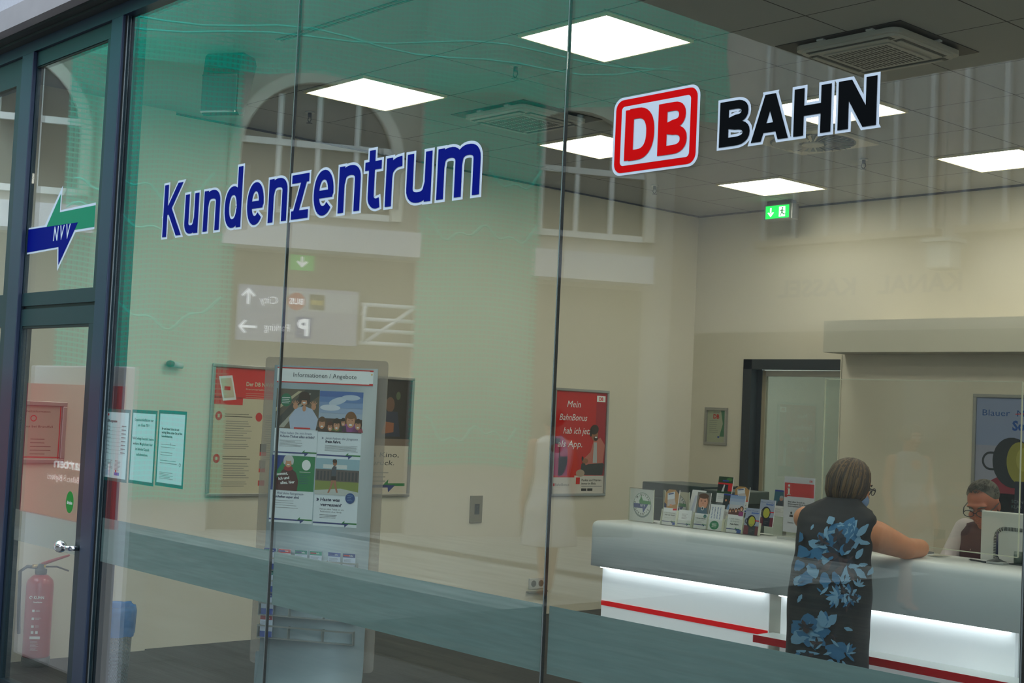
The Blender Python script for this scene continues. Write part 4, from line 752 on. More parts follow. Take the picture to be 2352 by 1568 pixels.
# guarantee signs
for i, (x, y, lab) in enumerate(((-5.590, 5.985, 'square clear holder with round thumbs-up guarantee emblem, at the left end of the counter'), (-5.398, 6.075, 'second guarantee emblem sign, partly hidden behind the laptop brochure'))):
    t = thing('guarantee_sign', lab, 'sign', (x+.095, y, CT), 'guarantee signs'); p = Print((x, y, CT+.004), BX, step=.0003); W = .188; p.slab(W, W, ink(205, 208, 205) if i == 0 else ink(200, 195, 170), .0025)
    c_ = W*.53; r_ = W*.37; p.ell(c_, c_-.006, r_*1.03, r_*1.03, ink(120, 130, 135), 1); p.ell(c_, c_, r_, r_, ink(60, 110, 90), 2); p.ell(c_, c_, r_*.96, r_*.96, ink(220, 224, 222), 3)
    p.poly([(c_-r_*.97, c_-.02), (c_+.035, c_-.02), (c_+.016, c_-.052), (c_+.004, c_-.055), (c_+.0, c_-.02), (c_-r_*.97, c_-.006)][:0] or [(c_-r_*.95, c_-.022), (c_+.003, c_-.022), (c_+.008, c_-.050), (c_+.048, c_+.004), (c_-r_*.97, c_+.004)], BLU, 4)
    p.poly([(c_-.022, c_+.004), (c_+r_*.95, c_+.004), (c_+r_*.93, c_+.022), (c_+.005, c_+.024), (c_-.006, c_+.044), (c_-.006, c_+.052), (c_-.012, c_+.052), (c_-.016, c_+.034), (c_-.024, c_+.022)], GRN, 5)
    [p.text(c_-.013+k*.0135, c_-.013, ch, .014, WH, 6, w_=.0105, bold=.02) for k, ch in enumerate('NVV')]; p.curved_text(c_, c_, r_*.74, '5 MINUTEN', .0125, BK, 100, 17.5, 6, .02); p.curved_text(c_, c_, r_*.90, 'GARANTIE', .0125, BK, -90, 17, 6, .02, inward=True)
    if i: p.lines(.02, .02, .15, 2, .008, GR, 2)
    p.build('sign_sheet', t); MB().box((x-.003, y-.006, CT), (x+W+.003, y-.0045, CT+W+.007), M_acryl).box((x-.003, y-.0045, CT), (x+W+.003, y+.05, CT+.0025), M_acryl).build('clear_holder', t); MB().box((x-.004, y-.006, CT+.003), (x-.003, y+.0, CT+W+.007), edge).box((x+W+.003, y-.006, CT+.003), (x+W+.004, y, CT+W+.007), edge).box((x-.003, y-.005, CT+W+.007), (x+W+.003, y, CT+W+.0085), M_dark).build('holder_edge', t)
T_ = .16
bro = [(-5.328, 5.975, .105, .205, 'laptop', 'laptop photo'), (-5.218, 5.985, .10, .095, 'card', 'small white'), (-5.098, 5.985, .10, .205, 'girl', 'face photo'), (-4.992, 5.985, .10, .145, 'green', 'green circle'), (-4.862, 5.985, .108, .205, 'kids', 'children photo'), (-4.742, 5.985, .102, .145, 'lens', 'yellow lens')]
for x, y, w_, h, d, nm in bro:
    holder(x, y, CT, w_, h*.9 if h > .15 else h, T_, 'clear acrylic holder carrying the %s brochure on the counter' % nm)
    flyer(x+.002, y, CT, w_-.004, h, T_, d, {'laptop': 'brochure with laptop on wooden table, leftmost in the row', 'card': 'small plain white card in a clear pocket right of the laptop brochure', 'girl': 'brochure with smiling face above white text, centre of the row', 'green': 'white brochure with sideways text and green circle', 'kids': 'brochure with children under pale sky, right of the green circle one', 'lens': 'lowest of the two yellow lens brochures at the right end'}[d])
flyer(-5.215, 6.05, CT, .10, .215, .28, 'stack', 'tall white leaflet leaning back behind the small white card')
def stand2(x, y, z, lab): 
    t = thing('riser', lab, 'brochure holder', (x, y, CT), 'clear brochure risers'); MB().box((x-.055, y-.02, CT), (x+.055, y+.05, CT+.002), M_acryl).build('base', t); MB().box((x-.05, y+.0, CT+.002), (x+.05, y+.003, z), M_acryl).build('upright', t); MB().box((x-.055, y-.02, z), (x+.055, y+.05, z+.002), M_acryl).build('shelf', t)
stand2(-4.665, 6.075, CT+.045, 'clear riser under the upper yellow lens brochure')
flyer(-4.713, 6.075, CT+.047, .100, .145, T_, 'lens', 'upper yellow lens brochure standing just behind the lower one')
stand2(-4.625, 6.150, CT+.10, 'clear riser at the right end under the teal brochure')
flyer(-4.675, 6.150, CT+.102, .100, .145, T_, 'man', 'teal brochure with grey-haired man, topmost at the right end')
stand2(-5.02, 6.150, CT+.145, 'clear riser in the rear row under the black and red brochure')
flyer(-5.075, 6.150, CT+.147, .105, .148, T_, 'train', 'black and red brochure, topmost of the whole display')
stand2(-4.92, 6.09, CT+.055, 'clear riser behind the green circle brochure')
flyer(-4.985, 6.09, CT+.057, .10, .145, T_, 'crowd', 'dark brochure with people in blue behind the green circle one')
stand2(-4.90, 6.155, CT+.10, 'clear riser in the rear row under the second laptop brochure')
flyer(-4.955, 6.155, CT+.102, .10, .145, T_, 'laptop', 'second laptop brochure, in the rear row beside the black and red one')
# information sheet
t = thing('information_sheet', 'white sheet with red band and letter i in a clear upright stand', 'sign', (-4.45, 6.03, CT)); p = Print((-4.508, 6.03, 1.025), BX, step=.0003); W, H = .198, .295; p.slab(W, H, ink(205, 204, 215), .001)
p.rect(.004, H-.105, W-.008, .072, ink(200, 2, 26), 1); p.rect(.004, H-.110, .018, .01, ink(200, 2, 26), 1); p.rect(.026, H-.098, .012, .038, WH, 2); p.rect(.021, H-.098, .022, .004, WH, 2); p.rect(.022, H-.066, .016, .005, WH, 2); p.ell(.032, H-.048, .0065, .0065, WH, 2)
p.text(W-.016, H-.023, 'DB', .010, REDI, 2, align='r', bold=.04)
for k, s_ in enumerate(('Bitte halten Sie auch im', 'Beratungsgespräch den von den', 'Zungen empfohlenen Abstand ein.')): p.text(.028, H-.137-.0115*k, s_, .0075, BK, 2, w_=.118-.01*(k == 0), bold=.03)
for x in (.052, .128): p.ell(x, H-.192, .006, .007, BK, 2); p.poly([(x-.012, H-.214), (x+.012, H-.214), (x+.010, H-.202), (x-.010, H-.202)], BK, 2)
p.rect(.075, H-.210, .03, .005, BK, 2); p.text(.03, H-.247, 'Danke, Ihr DB Team', .006, BK, 2, w_=.12, bold=.02)
p.build('sheet', t); MB().box((-4.512, 6.032, 1.0), (-4.306, 6.034, 1.32), M_acryl).box((-4.512, 6.026, 1.0), (-4.306, 6.0275, 1.32), M_acryl).build('clear_holder', t); MB().box((-4.515, 5.99, CT), (-4.303, 6.08, CT+.013), mat('holder_base', (.45, .46, .43), .3)).build('holder_base', t)

# ---------------------------------------------------------------- desk things at the right
t = thing('monitor', 'white monitor seen from behind with curved vent strip, at the right edge', 'monitor', (-3.2, 6.26, .74)); f = MB()
f.box((-3.468, 6.225, .85), (-2.93, 6.250, 1.222), mat('monitor_white', (.62, .62, .60), .4), .006); f.build('housing', t)
f = MB(); mw = mat('monitor_white', (.62, .62, .60), .4)
pts = []
for a in range(0, 91, 15): q = math.radians(180-a); pts.append((-3.333+.06*math.cos(q)+.0, 1.085+.06*math.sin(q)))
pts = [(-3.393, .87)]+[(-3.333-.06*math.cos(math.radians(a)), 1.095+.06*math.sin(math.radians(a))) for a in range(0, 91, 15)]+[(-3.06, 1.155)]+[(-3.06+.06*math.sin(math.radians(a)), 1.095+.06*math.cos(math.radians(a))) for a in range(0, 91, 15)]+[(-3.0, .87)]
f.prism(pts, 0, .012, mw, (Vector((0, 6.2249, 0)), Vector((1, 0, 0)), Vector((0, 0, 1)), Vector((0, -1, 0)))); f.build('back_cover', t)
f = MB(); L = []; q0 = pts
for (a, b), (c_, d_) in zip(q0, q0[1:]):
    if math.hypot(c_-a, d_-b) < 1e-6: continue
    n = max(1, int(math.hypot(c_-a, d_-b)/.0075))
    for k in range(n):
        x, z = a+(c_-a)*k/n, b+(d_-b)*k/n; tx, tz = (c_-a), (d_-b); l = math.hypot(tx, tz); nx, nz = tz/l, -tx/l
        P = Vector((x+nx*.012, 6.2125, z+nz*.012)); Q = Vector((x-nx*.008+nx*.0, 6.2125, z-nz*.008))
        f.cyl(Vector((x+nx*.002, 6.2115, z+nz*.002)), Vector((x+nx*.020, 6.2115, z+nz*.020)), .0021, M_dark, seg=6)
f.build('vent_strip', t)
MB().box((-3.24, 6.235, .7605), (-3.16, 6.26, .86), M_silver).box((-3.32, 6.21, .7405), (-3.08, 6.40, .76), M_silver, .004).build('monitor_foot', t)
t = thing('antenna_stand', 'slim black pen-like antenna on dark oval foot beside the monitor', 'antenna', (-3.32, 6.11, CT)); MB().lathe((-3.318, 6.11, CT), [(.045, 0), (.046, .006), (.03, .012), (.012, .02), (.008, .03)], M_dark).build('foot', t); MB().cyl((-3.318, 6.11, CT+.03), (-3.318, 6.11, CT+.145), .0062, mat('dark_blue_plastic', srgb(12, 24, 70), .4), .0045).build('rod', t)
t = thing('card_terminal', 'flat grey card reader lying on the counter before the monitor', 'card reader', (-3.27, 6.05, CT)); MB().box((-3.32, 6.02, CT), (-3.235, 6.075, CT+.011), mat('terminal_grey', (.28, .30, .29), .4), .003).build('body', t); MB().box((-3.31, 6.028, CT+.0111), (-3.275, 6.066, CT+.013), M_dark).build('display', t)
t = thing('stamp_holder', 'round grey-green tape dispenser with clear side by the monitor', 'tape dispenser', (-3.22, 6.13, CT)); MB().cyl((-3.235, 6.12, CT+.032), (-3.20, 6.135, CT+.032), .031, mat('tape_grey', srgb(70, 84, 76), .35), seg=32).build('roll', t); MB().box((-3.25, 6.10, CT), (-3.185, 6.155, CT+.006), M_dark).build('base', t); MB().cyl((-3.198, 6.137, CT+.032), (-3.188, 6.14, CT+.032), .033, M_dark, seg=32).build('side_disc', t)
t = thing('telephone', 'dark desk phone with red and yellow keys at the right picture edge', 'telephone', (-3.13, 6.13, CT)); MB().box((-3.175, 6.10, CT), (-3.05, 6.19, CT+.018), M_dark, .004).build('base', t); MB().obox(Vector((-3.11, 6.15, CT+.035)), (.12, .05, .02), Matrix.Rotation(.3, 3, 'Y'), M_dark, .006).build('handset', t)
for k, c_ in enumerate(((220, 40, 40), (230, 200, 40), (40, 90, 220))): MB().box((-3.168+k*.014, 6.097, CT+.019), (-3.158+k*.014, 6.105, CT+.024), ink(*c_)).build('key', t)
t = thing('pen', 'black pen lying on the counter left of the antenna foot', 'pen', (-3.40, 6.06, CT)); MB().cyl((-3.435, 6.075, CT+.004), (-3.335, 6.04, CT+.004), .004, M_dark).build('barrel', t); MB().cyl((-3.445, 6.0785, CT+.004), (-3.4355, 6.0752, CT+.004), .0012, M_silver, .003).build('tip', t)
t = thing('mobile_phone', 'grey mobile phone lying flat right of the leaning person', 'phone', (-3.75, 6.16, CT)); MB().box((-3.83, 6.14, CT), (-3.70, 6.195, CT+.008), mat('phone_grey', (.16, .18, .19), .3), .002).build('case', t); MB().box((-3.825, 6.145, CT+.0081), (-3.705, 6.19, CT+.009), M_black).build('display', t)

# ---------------------------------------------------------------- people
def V_(*a): return Vector(a)
def limb(mb, pts, rs, m):
    for (p, q), (r, s_) in zip(zip(pts, pts[1:]), zip(rs, rs[1:])):
        p, q = Vector(p), Vector(q); mb.ball(p, r, m, 3); mb.cyl(p, q, r, m, s_, seg=18)
    mb.ball(pts[-1], rs[-1], m, 3)
def hand(mb, w_, d, up, m, s_=1.0, side=1, curl=.35):
    """w_: wrist, d: direction of fingers, up: back of the hand, side: +1 thumb towards d x up"""
    d = Vector(d).normalized(); up = Vector(up); up = (up-d*up.dot(d)).normalized(); x = d.cross(up)*side; w_ = Vector(w_)
    R = Matrix((x, d, up)).transposed(); mb.ball(w_+d*.045*s_, (.040*s_, .052*s_, .016*s_), m, 3, R); mb.ball(w_+d*.03*s_, (.030*s_, .04*s_, .019*s_), m, 3, R)
    for k, (o, l) in enumerate(((.028, .070), (.010, .080), (-.009, .074), (-.027, .058))):
        b = w_+x*o*s_+d*.082*s_; a1 = curl*(1+.15*k); v1 = (d*math.cos(a1)-up*math.sin(a1)); v2 = (d*math.cos(a1*2)-up*math.sin(a1*2)); j1 = b+v1*l*.45*s_; j2 = j1+v2*l*.32*s_; v3 = (d*math.cos(a1*2.8)-up*math.sin(a1*2.8)); j3 = j2+v3*l*.23*s_
        limb(mb, [w_+x*o*s_*.8+d*.05*s_, b, j1, j2, j3], [.010*s_, .0095*s_, .0088*s_, .008*s_, .007*s_], m)
    t0 = w_+x*.028*s_+d*.022*s_; t1 = t0+(x*.8+d*.6-up*.2).normalized()*.036*s_; t2 = t1+(x*.35+d*.9-up*.25).normalized()*.034*s_
    limb(mb, [t0, t1, t2], [.013*s_, .0105*s_, .0085*s_], m)
def head(mb, c, F, U, m, s_=1.0):
    F = Vector(F).normalized(); U = Vector(U); U = (U-F*U.dot(F)).normalized(); X = F.cross(U); R = Matrix((X, F, U)).transposed(); c = Vector(c)
    B = lambda x, f, u, r: mb.ball(c+X*x*s_+F*f*s_+U*u*s_, tuple(q*s_ for q in r), m, 3, R)
    B(0, -.008, .028, (.074, .093, .084)); B(0, .022, -.030, (.060, .066, .080)); B(0, .052, -.092, (.026, .026, .022)); B(0, .012, -.066, (.050, .052, .045))
    B(0, .092, -.014, (.010, .014, .026)); B(0, .100, -.032, (.014, .014, .011)); B(0, .078, .028, (.056, .018, .012)); B(0, .083, -.062, (.020, .010, .010))
    for q in (-1, 1): B(q*.074, -.006, -.010, (.009, .019, .031)); B(q*.036, .066, -.030, (.022, .020, .022))
    return c, F, U, X, R
def remeshed(mb, name, parent, voxel=.006, smooth=6, label=None):
    o = mb.build(name+'_tmp', fix=False); md = o.modifiers.new('r', 'REMESH'); md.mode = 'VOXEL'; md.voxel_size = voxel; md.use_smooth_shade = True
    m2 = o.modifiers.new('s', 'SMOOTH'); m2.iterations = smooth; m2.factor = .5
    dg = bpy.context.evaluated_depsgraph_get(); me = bpy.data.meshes.new_from_object(o.evaluated_get(dg)); mats = list(o.data.materials); bpy.data.objects.remove(o)
    if not me.materials:
        for q in mats: me.materials.append(q)
    for f in me.polygons: f.use_smooth = True; f.material_index = 0
    return link(name, me, parent, label)
def face_bits(t, hd, s_=1.0, glasses=None, lips=True, eye=(60, 60, 60), brow=HAIR):
    c, F, U, X, R = hd
    for q in (-1, 1):
        MB().ball(c+(X*q*.030+F*.080+U*.004)*s_, tuple(k*s_ for k in (.0135, .010, .009)), mat('eye_white', (.6, .58, .55), .3), 2, R).ball(c+(X*q*.030+F*.0885+U*.003)*s_, .0045*s_, ink(*eye), 2).build('eye', t)
        MB().tube([c+(X*q*a+F*f_+U*u)*s_ for a, f_, u in ((.014, .098, .024), (.030, .096, .030), (.048, .082, .024))], [.003*s_, .0035*s_, .002*s_], brow, 6).build('eyebrow', t)
    if lips: MB().ball(c+(F*.090-U*.061)*s_, (.020*s_, .006*s_, .004*s_), mat('lips', srgb(165, 90, 80), .5), 2, R).build('mouth', t)
    if glasses:
        f = MB()
        for q in (-1, 1):
            o_ = c+(X*q*.033+F*.110+U*.000)*s_; f.tube([o_+(X*a+U*b)*s_ for a, b in [(.027*math.cos(k*PI/6)*(1 if True else 1), .018*math.sin(k*PI/6)) for k in range(13)]], .0022*s_, glasses, 6)
            f.tube([c+(X*q*.060+F*.108+U*.006)*s_, c+(X*q*.077+F*.06+U*.008)*s_, c+(X*q*.080-F*.005+U*.008)*s_], .0026*s_, glasses, 6)
        f.tube([c+(-X*.007+F*.112+U*.004)*s_, c+(X*.007+F*.112+U*.004)*s_], .002*s_, glasses, 6); f.build('glasses', t)
def skin_mat(n, rgb): return mat(n, rgb, .5, sss=.08, noise_amt=.06, nscale=14)
def surf(secs):
    """secs: (z,cx,cy,a,b,rot) -> function P(theta, z) and normal"""
    secs = sorted(secs)
    def P(th, z):
        z = min(max(z, secs[0][0]), secs[-1][0])
        i = max(k for k in range(len(secs)-1) if secs[k][0] <= z); A, B = secs[i], secs[i+1]; f = (z-A[0])/(B[0]-A[0]); g = f*f*(3-2*f)
        cx, cy, a, b, ro_ = [A[k]+(B[k]-A[k])*(f if k < 3 else g) for k in range(1, 6)]
        c, s_ = math.cos(th), math.sin(th); e = .86; x = a*math.copysign(abs(c)**e, c); y = b*math.copysign(abs(s_)**e, s_)
        return Vector((cx+x*math.cos(ro_)-y*math.sin(ro_), cy+x*math.sin(ro_)+y*math.cos(ro_), z))
    def N(th, z): return ((P(th+.02, z)-P(th-.02, z)).cross(P(th, z+.01)-P(th, z-.01))).normalized()
    return P, N
def garment(mb, secs, m, nt_=64, dz=.012, wr=.0, cap_top=True):
    P, N = surf(secs); z0, z1 = min(s_[0] for s_ in secs), max(s_[0] for s_ in secs); n = int((z1-z0)/dz); rows = []
    for i in range(n+1):
        z = z0+(z1-z0)*i/n; row = []
        for k in range(nt_):
            th = 2*PI*k/nt_; p = P(th, z)
            if wr: p = p+N(th, z)*wr*(noise.noise(Vector((th*2.2, z*9, .3)))+.6*math.sin(th*7+z*8)*(1-(z-z0)/(z1-z0)))
            row.append(mb.bm.verts.new(p))
        rows.append(row)
    n0 = len(mb.bm.faces)
    for A, B in zip(rows, rows[1:]):
        for k in range(nt_): mb.bm.faces.new((A[k], A[(k+1) % nt_], B[(k+1) % nt_], B[k]))
    mb.bm.faces.new(rows[0][::-1])
    if cap_top: mb.bm.faces.new(rows[-1])
    mb._tag(n0, m, True); return P, N

# --- person leaning on the counter
HC = V_(-3.800, 5.60, 1.322); Fw = V_(.62, .78, -.28)
wo = thing('person', 'person with brown bob in dark dress with blue flowers, leaning on the counter', 'person', (-3.77, 5.4, 0))
Mskin = skin_mat('skin', srgb(196, 132, 96)); b = MB()
hd = head(b, HC, Fw, V_(.1, .2, 1), Mskin, .96)
limb(b, [HC+V_(-.02, -.02, -.07), V_(-3.80, 5.51, 1.17)], [.052, .062], Mskin)
limb(b, [V_(-3.80, 5.50, 1.13), V_(-3.775, 5.46, 1.0), V_(-3.765, 5.42, .84)], [.10, .10, .11], Mskin)
limb(b, [V_(-3.655, 5.50, 1.120), V_(-3.635, 5.58, 1.095), V_(-3.590, 5.760, 1.038), V_(-3.62, 5.93, 1.030), V_(-3.72, 6.0, 1.024)], [.066, .074, .052, .045, .026], Mskin)
limb(b, [V_(-3.98, 5.50, 1.15), V_(-4.0, 5.60, 1.12), V_(-4.02, 5.80, 1.035), V_(-3.92, 5.93, 1.028), V_(-3.84, 6.01, 1.022)], [.058, .058, .046, .040, .026], Mskin)
hand(b, (-3.72, 6.0, 1.018), (-.75, .5, -.03), (0, 0, 1), Mskin, .92, 1, .12); hand(b, (-3.86, 5.985, 1.018), (.6, .7, -.02), (0, 0, 1), Mskin, .92, -1, .12)
for q in (-1, 1): limb(b, [V_(-3.765+q*.09, 5.40, .80), V_(-3.76+q*.085, 5.40, .45), V_(-3.76+q*.09, 5.38, .25), V_(-3.76+q*.09, 5.385, .085), V_(-3.76+q*.09, 5.46, .045)], [.085, .058, .052, .036, .030], Mskin)
remeshed(b, 'body', wo, .007, 5)
face_bits(wo, hd, .96, mat('glasses_black', (.01, .012, .02), .3))
for q in (-1, 1): MB().ball((-3.76+q*.09, 5.425, .035), (.045, .12, .034), mat('shoe_dark', (.03, .03, .035), .5), 3).build('shoe', wo)
c, F, U, X, R = hd
# face mask edge seen past the cheek
MB().ball(c+F*.052-U*.055, (.056, .056, .045), mat('face_mask', srgb(120, 150, 190), .7), 3, R).build('face_mask', wo)
# hair: bob of many strands over a cap
def hair_cap(t, hd, s_, m, m2, m3, length, n=150, name='hair', thick=.012, fringe=.35, seed=3, back=1.0, wid=1.0):
    c, F, U, X, R = hd; b = MB(); rnd = random.Random(seed)
    top = c+(-F*.006+U*.028)*s_
    b.ball(top-F*.008*s_+U*.006*s_, tuple(k*s_ for k in (.082*wid, .097, .090)), m, 3, R)
    for i in range(n):
        a = rnd.uniform(0, 2*PI); ca = math.cos(a)
        if ca > 1-fringe: continue
        st_ = rnd.uniform(.02, .55); L_ = length*rnd.uniform(.8, 1.05)*(1 if ca < .2 else .9); pts = []
        for k in range(8):
            e = st_+(PI/2*1.02-st_)*min(1, k/4.5); r_ = 1.03+.05*rnd.random()*0+.03*math.sin(a*5+i)
            px_ = math.sin(a)*math.sin(e)*.083*wid*r_; pf = math.cos(a)*math.sin(e)*.098*r_; pu = math.cos(e)*.094*r_
            if k > 4.5: pu = -(k-4.5)/2.5*L_; tuck = 1+.10*math.sin((k-4.5)/2.5*2.2)-.42*((k-4.5)/2.5)**2; px_ *= tuck*(1+.05*math.sin(i*1.7)); pf *= tuck*(1+.05*math.cos(i*2.3))
            pts.append(top+(X*px_+F*pf+U*pu)*s_)
        rr_ = [thick*s_*q for q in (.35, .6, .85, 1, 1, .95, .75, .25)]
        b.tube(pts, rr_, [m, m2, m3][i % 3], 5)
    b.build(name, t, fix=False)
mh3 = mat('hair_dark', srgb(60, 48, 39), .55); mh = mat('hair_brown', srgb(80, 64, 49), .5); mh2 = mat('hair_golden', srgb(108, 84, 54), .45)
hair_cap(wo, hd, 1.02, mh, mh2, mh3, .130, 1100, fringe=.30, thick=.0042)
# dress
M_dress = mat('dress_dark', srgb(16, 22, 28), .7, noise_amt=.25, nscale=10, stretch=(1, 1, 4)); d1, d2, d3, d4 = [mat('petal', srgb(*q), .7) for q in ((104, 144, 172), (38, 98, 138), (16, 26, 42), (52, 36, 40))]
secs = [(.40, -3.765, 5.40, .200, .145, 0), (.60, -3.765, 5.40, .198, .140, 0), (.80, -3.765, 5.41, .200, .148, 0), (.93, -3.770, 5.425, .192, .140, 0), (1.0, -3.775, 5.44, .182, .132, 0), (1.08, -3.785, 5.465, .186, .132, 0), (1.140, -3.794, 5.487, .198, .118, 0), (1.180, -3.797, 5.500, .199, .098, 0), (1.208, -3.800, 5.510, .176, .084, 0), (1.238, -3.803, 5.525, .120, .074, 0), (1.262, -3.80, 5.54, .076, .064, 0)]
b = MB(); P, N = garment(b, secs, M_dress, wr=.004, cap_top=True)
TH0 = math.radians(-55); rnd = random.Random(21)
def petal(s0, z0, ang, L_, W_, m, lay, jag=.15, seed=1, n=8):
    """petal from local (s0 metres right of the view-facing line, height z0) heading ang, length L_, width W_"""
    rnd = random.Random(seed); rows = []; dx, dz = math.cos(ang), math.sin(ang); t_ = []
    for i in range(n+1):
        f = i/n; wv = W_*math.sin(PI*min(1, f*.92+.06))**.8*(1-.15*f); wv *= 1+jag*rnd.uniform(-1, 1); wl = wv*.5; wr_ = wv*.5*(1+jag*rnd.uniform(-.6, .6))
        if i == n: wl = wr_ = .0008
        ax, az = s0+dx*L_*f, z0+dz*L_*f; row = []
        for o_ in (-wl, -wl*.4, wr_*.4, wr_):
            s_, z = max(-.165, min(.165, ax-dz*o_)), az+dx*o_; th = TH0+math.asin(max(-.999, min(.999, s_/.185)))*1.0
            row.append(b.bm.verts.new(P(th, z)+N(th, z)*(.0065+.0009*lay)))
        rows.append(row)
    n0 = len(b.bm.faces)
    for A, B in zip(rows, rows[1:]):
        for k in range(3): b.bm.faces.new((A[k], A[k+1], B[k+1], B[k]))
    b._tag(n0, m, True)
def bloom(s0, z0, R0, cols_, n, lay=0, seed=0, a0=0, span=2*PI, W=.8):
    rnd = random.Random(seed)
    for k in range(n):
        a = a0+span*k/n+rnd.uniform(-.15, .15); petal(s0, z0, a, R0*rnd.uniform(.8, 1.1), R0*W*rnd.uniform(.7, 1.1), cols_[k % len(cols_)], lay+k*.3, .22, seed*50+k)
bloom(-.005, 1.075, .105, [d1, d2, d1, d2], 7, 0, 1, .2, 2.9, .9); bloom(-.06, 1.03, .085, [d2, d1, d2], 9, 3, 2, 0, 2*PI, .7); bloom(.02, 1.06, .055, [d3, d2, d3], 6, 6, 3, .3, 2*PI, .8)
bloom(.0, 1.0, .10, [d3, d4, d4, d3], 6, 7, 4, 2.6, 3.4, .38); bloom(.045, .965, .075, [d4, d3, d1], 6, 9, 5, 3.6, 3.2, .4)
for k, (s_, z, a, L_, W__, m) in enumerate(((.07, 1.10, .9, .07, .035, d1), (.085, 1.075, -.1, .06, .025, d1), (.085, 1.0, 1.0, .055, .03, d1), (.10, .97, .1, .045, .02, d1), (.08, .955, -.6, .07, .03, d1), (-.06, 1.14, 2.3, .04, .03, d1), (-.12, 1.0, 3.0, .07, .06, d2), (-.13, .95, 3.4, .06, .05, d2), (-.10, .93, 4.2, .09, .05, d2), (-.14, .90, 4.4, .05, .03, d1), (-.06, .93, 4.9, .075, .045, d2), (-.15, 1.06, 2.8, .05, .05, d2), (.14, .93, .7, .06, .02, d1), (-.02, .935, 5.2, .06, .04, d2), (-.11, .965, 5.0, .07, .04, d1))): petal(s_, z, a, L_, W__, m, 11+k*.2, .2, k+70)
bloom(.01, .83, .06, [d1, d2, d1], 9, 0, 7, 1.6, 3.4, .35); bloom(.06, .84, .055, [d2, d1, d3], 11, 4, 8, 0, 2*PI, .45); bloom(.06, .84, .03, [d1, d3], 8, 8, 9, 0, 2*PI, .5); bloom(.02, .89, .05, [d1, d1, d3], 6, 9, 10, .3, 2.4, .35); bloom(.10, .88, .035, [d1], 5, 9, 18, .2, 2.6, .35)
bloom(-.10, .66, .085, [d2, d1, d2, d2], 8, 0, 11, .2, 2*PI, .7); bloom(-.10, .63, .05, [d1, d2], 7, 4, 12, 0, 2*PI, .6); bloom(-.05, .69, .085, [d1, d2], 3, 6, 13, .9, 1.4, .5)
bloom(.06, .585, .055, [d2, d1, d2], 6, 3, 14, -.6, 3.0, .3); petal(-.04, .60, .05, .13, .05, d2, 2, .2, 30); petal(-.03, .585, -.2, .09, .06, d2, 4, .2, 31)
bloom(-.08, .53, .07, [d2, d1, d2], 6, 3, 15, 2.8, 3.4, .4); petal(-.06, .52, .1, .09, .05, d1, 6, .15, 32); petal(-.04, .50, -1.3, .07, .045, d1, 7, .15, 33); petal(-.14, .56, .1, .08, .02, d1, 7, .15, 34)
for k, (s_, z, r_, n_) in enumerate(((-.02, 1.09, .035, 6), (-.08, 1.06, .03, 5), (.05, .99, .03, 5), (-.09, .96, .03, 6), (.03, .86, .022, 6), (.085, .83, .022, 6), (.05, .79, .025, 5), (-.11, .68, .03, 6), (-.07, .61, .03, 5), (-.10, .55, .03, 6), (.0, .655, .02, 5))): bloom(s_, z, r_, [d3, d4, d3], n_, 16, 90+k, k, 2*PI, .5)
for k in range(26):
    s_, z = rnd.uniform(-.14, .13), rnd.choice((rnd.uniform(.5, .72), rnd.uniform(.78, .90), rnd.uniform(.94, 1.13))); petal(s_, z, rnd.uniform(0, 6.28), rnd.uniform(.025, .05), rnd.uniform(.008, .018), [d1, d2, d1][k % 3], 18, .2, 200+k)
b.build('dress', wo, fix=False)
# --- clerk behind the counter
cl = thing('person', 'grey-haired person in dark red vest and white shirt sitting behind the monitor', 'person', (-3.80, 7.0, 0)); Ms2 = skin_mat('skin_ruddy', srgb(176, 104, 80))
HC2 = V_(-3.832, 6.90, 1.215); b = MB(); hd2 = head(b, HC2, V_(.10, -.90, -.42), V_(0, -.35, 1), Ms2, 1.08)
limb(b, [HC2+V_(0, .04, -.06), V_(-3.80, 6.99, 1.06)], [.058, .066], Ms2); limb(b, [V_(-3.80, 7.0, 1.0), V_(-3.80, 7.03, .75), V_(-3.80, 7.05, .55)], [.11, .12, .13], Ms2)
arms = {-1: [V_(-3.975, 6.97, 1.065), V_(-4.03, 6.90, .90), V_(-3.98, 6.72, .785)], 1: [V_(-3.62, 6.97, 1.065), V_(-3.57, 6.90, .90), V_(-3.64, 6.72, .785)]}
for q in (-1, 1): limb(b, arms[q]+[arms[q][-1]+V_(-q*.06, -.08, -.01)], [.05, .042, .033, .026], Ms2); hand(b, arms[q][-1]+V_(-q*.06, -.08, -.014), (-q*.5, -.8, -.05), (0, 0, 1), Ms2, 1, -q, .2)
for q in (-1, 1): limb(b, [V_(-3.80+q*.09, 7.05, .52), V_(-3.80+q*.11, 6.98, .50), V_(-3.80+q*.11, 7.0, .28), V_(-3.80+q*.11, 7.02, .08), V_(-3.80+q*.11, 6.95, .05)], [.085, .062, .052, .038, .035], Ms2)
remeshed(b, 'body', cl, .007, 5); face_bits(cl, hd2, 1.08, mat('glasses_black', (.01, .012, .02), .3), brow=ink(80, 75, 70))
c, F, U, X, R = hd2; f = MB(); mg = mat('hair_grey', srgb(88, 84, 76), .6, noise_amt=.35, nscale=40); f.ball(c+(-F*.020+U*.046)*1.08, (.083, .094, .078), mg, 4, R)
rnd = random.Random(4)
for k in range(700):
    a = rnd.uniform(0, 2*PI); e = rnd.uniform(.1, 1.5 if math.cos(a) < .2 else .95); d_ = X*math.sin(a)*math.sin(e)*.082+F*math.cos(a)*math.sin(e)*.092+U*math.cos(e)*.078; p0 = c+(-F*.020+U*.046)*1.08+d_*1.0; f.tube([p0-d_*.02, p0+d_*.035+F*.006, p0+d_*.03+F*.016], [.0022, .002, .0008], [mg, mh3][k % 2], 4)
f.build('hair', cl, fix=False)
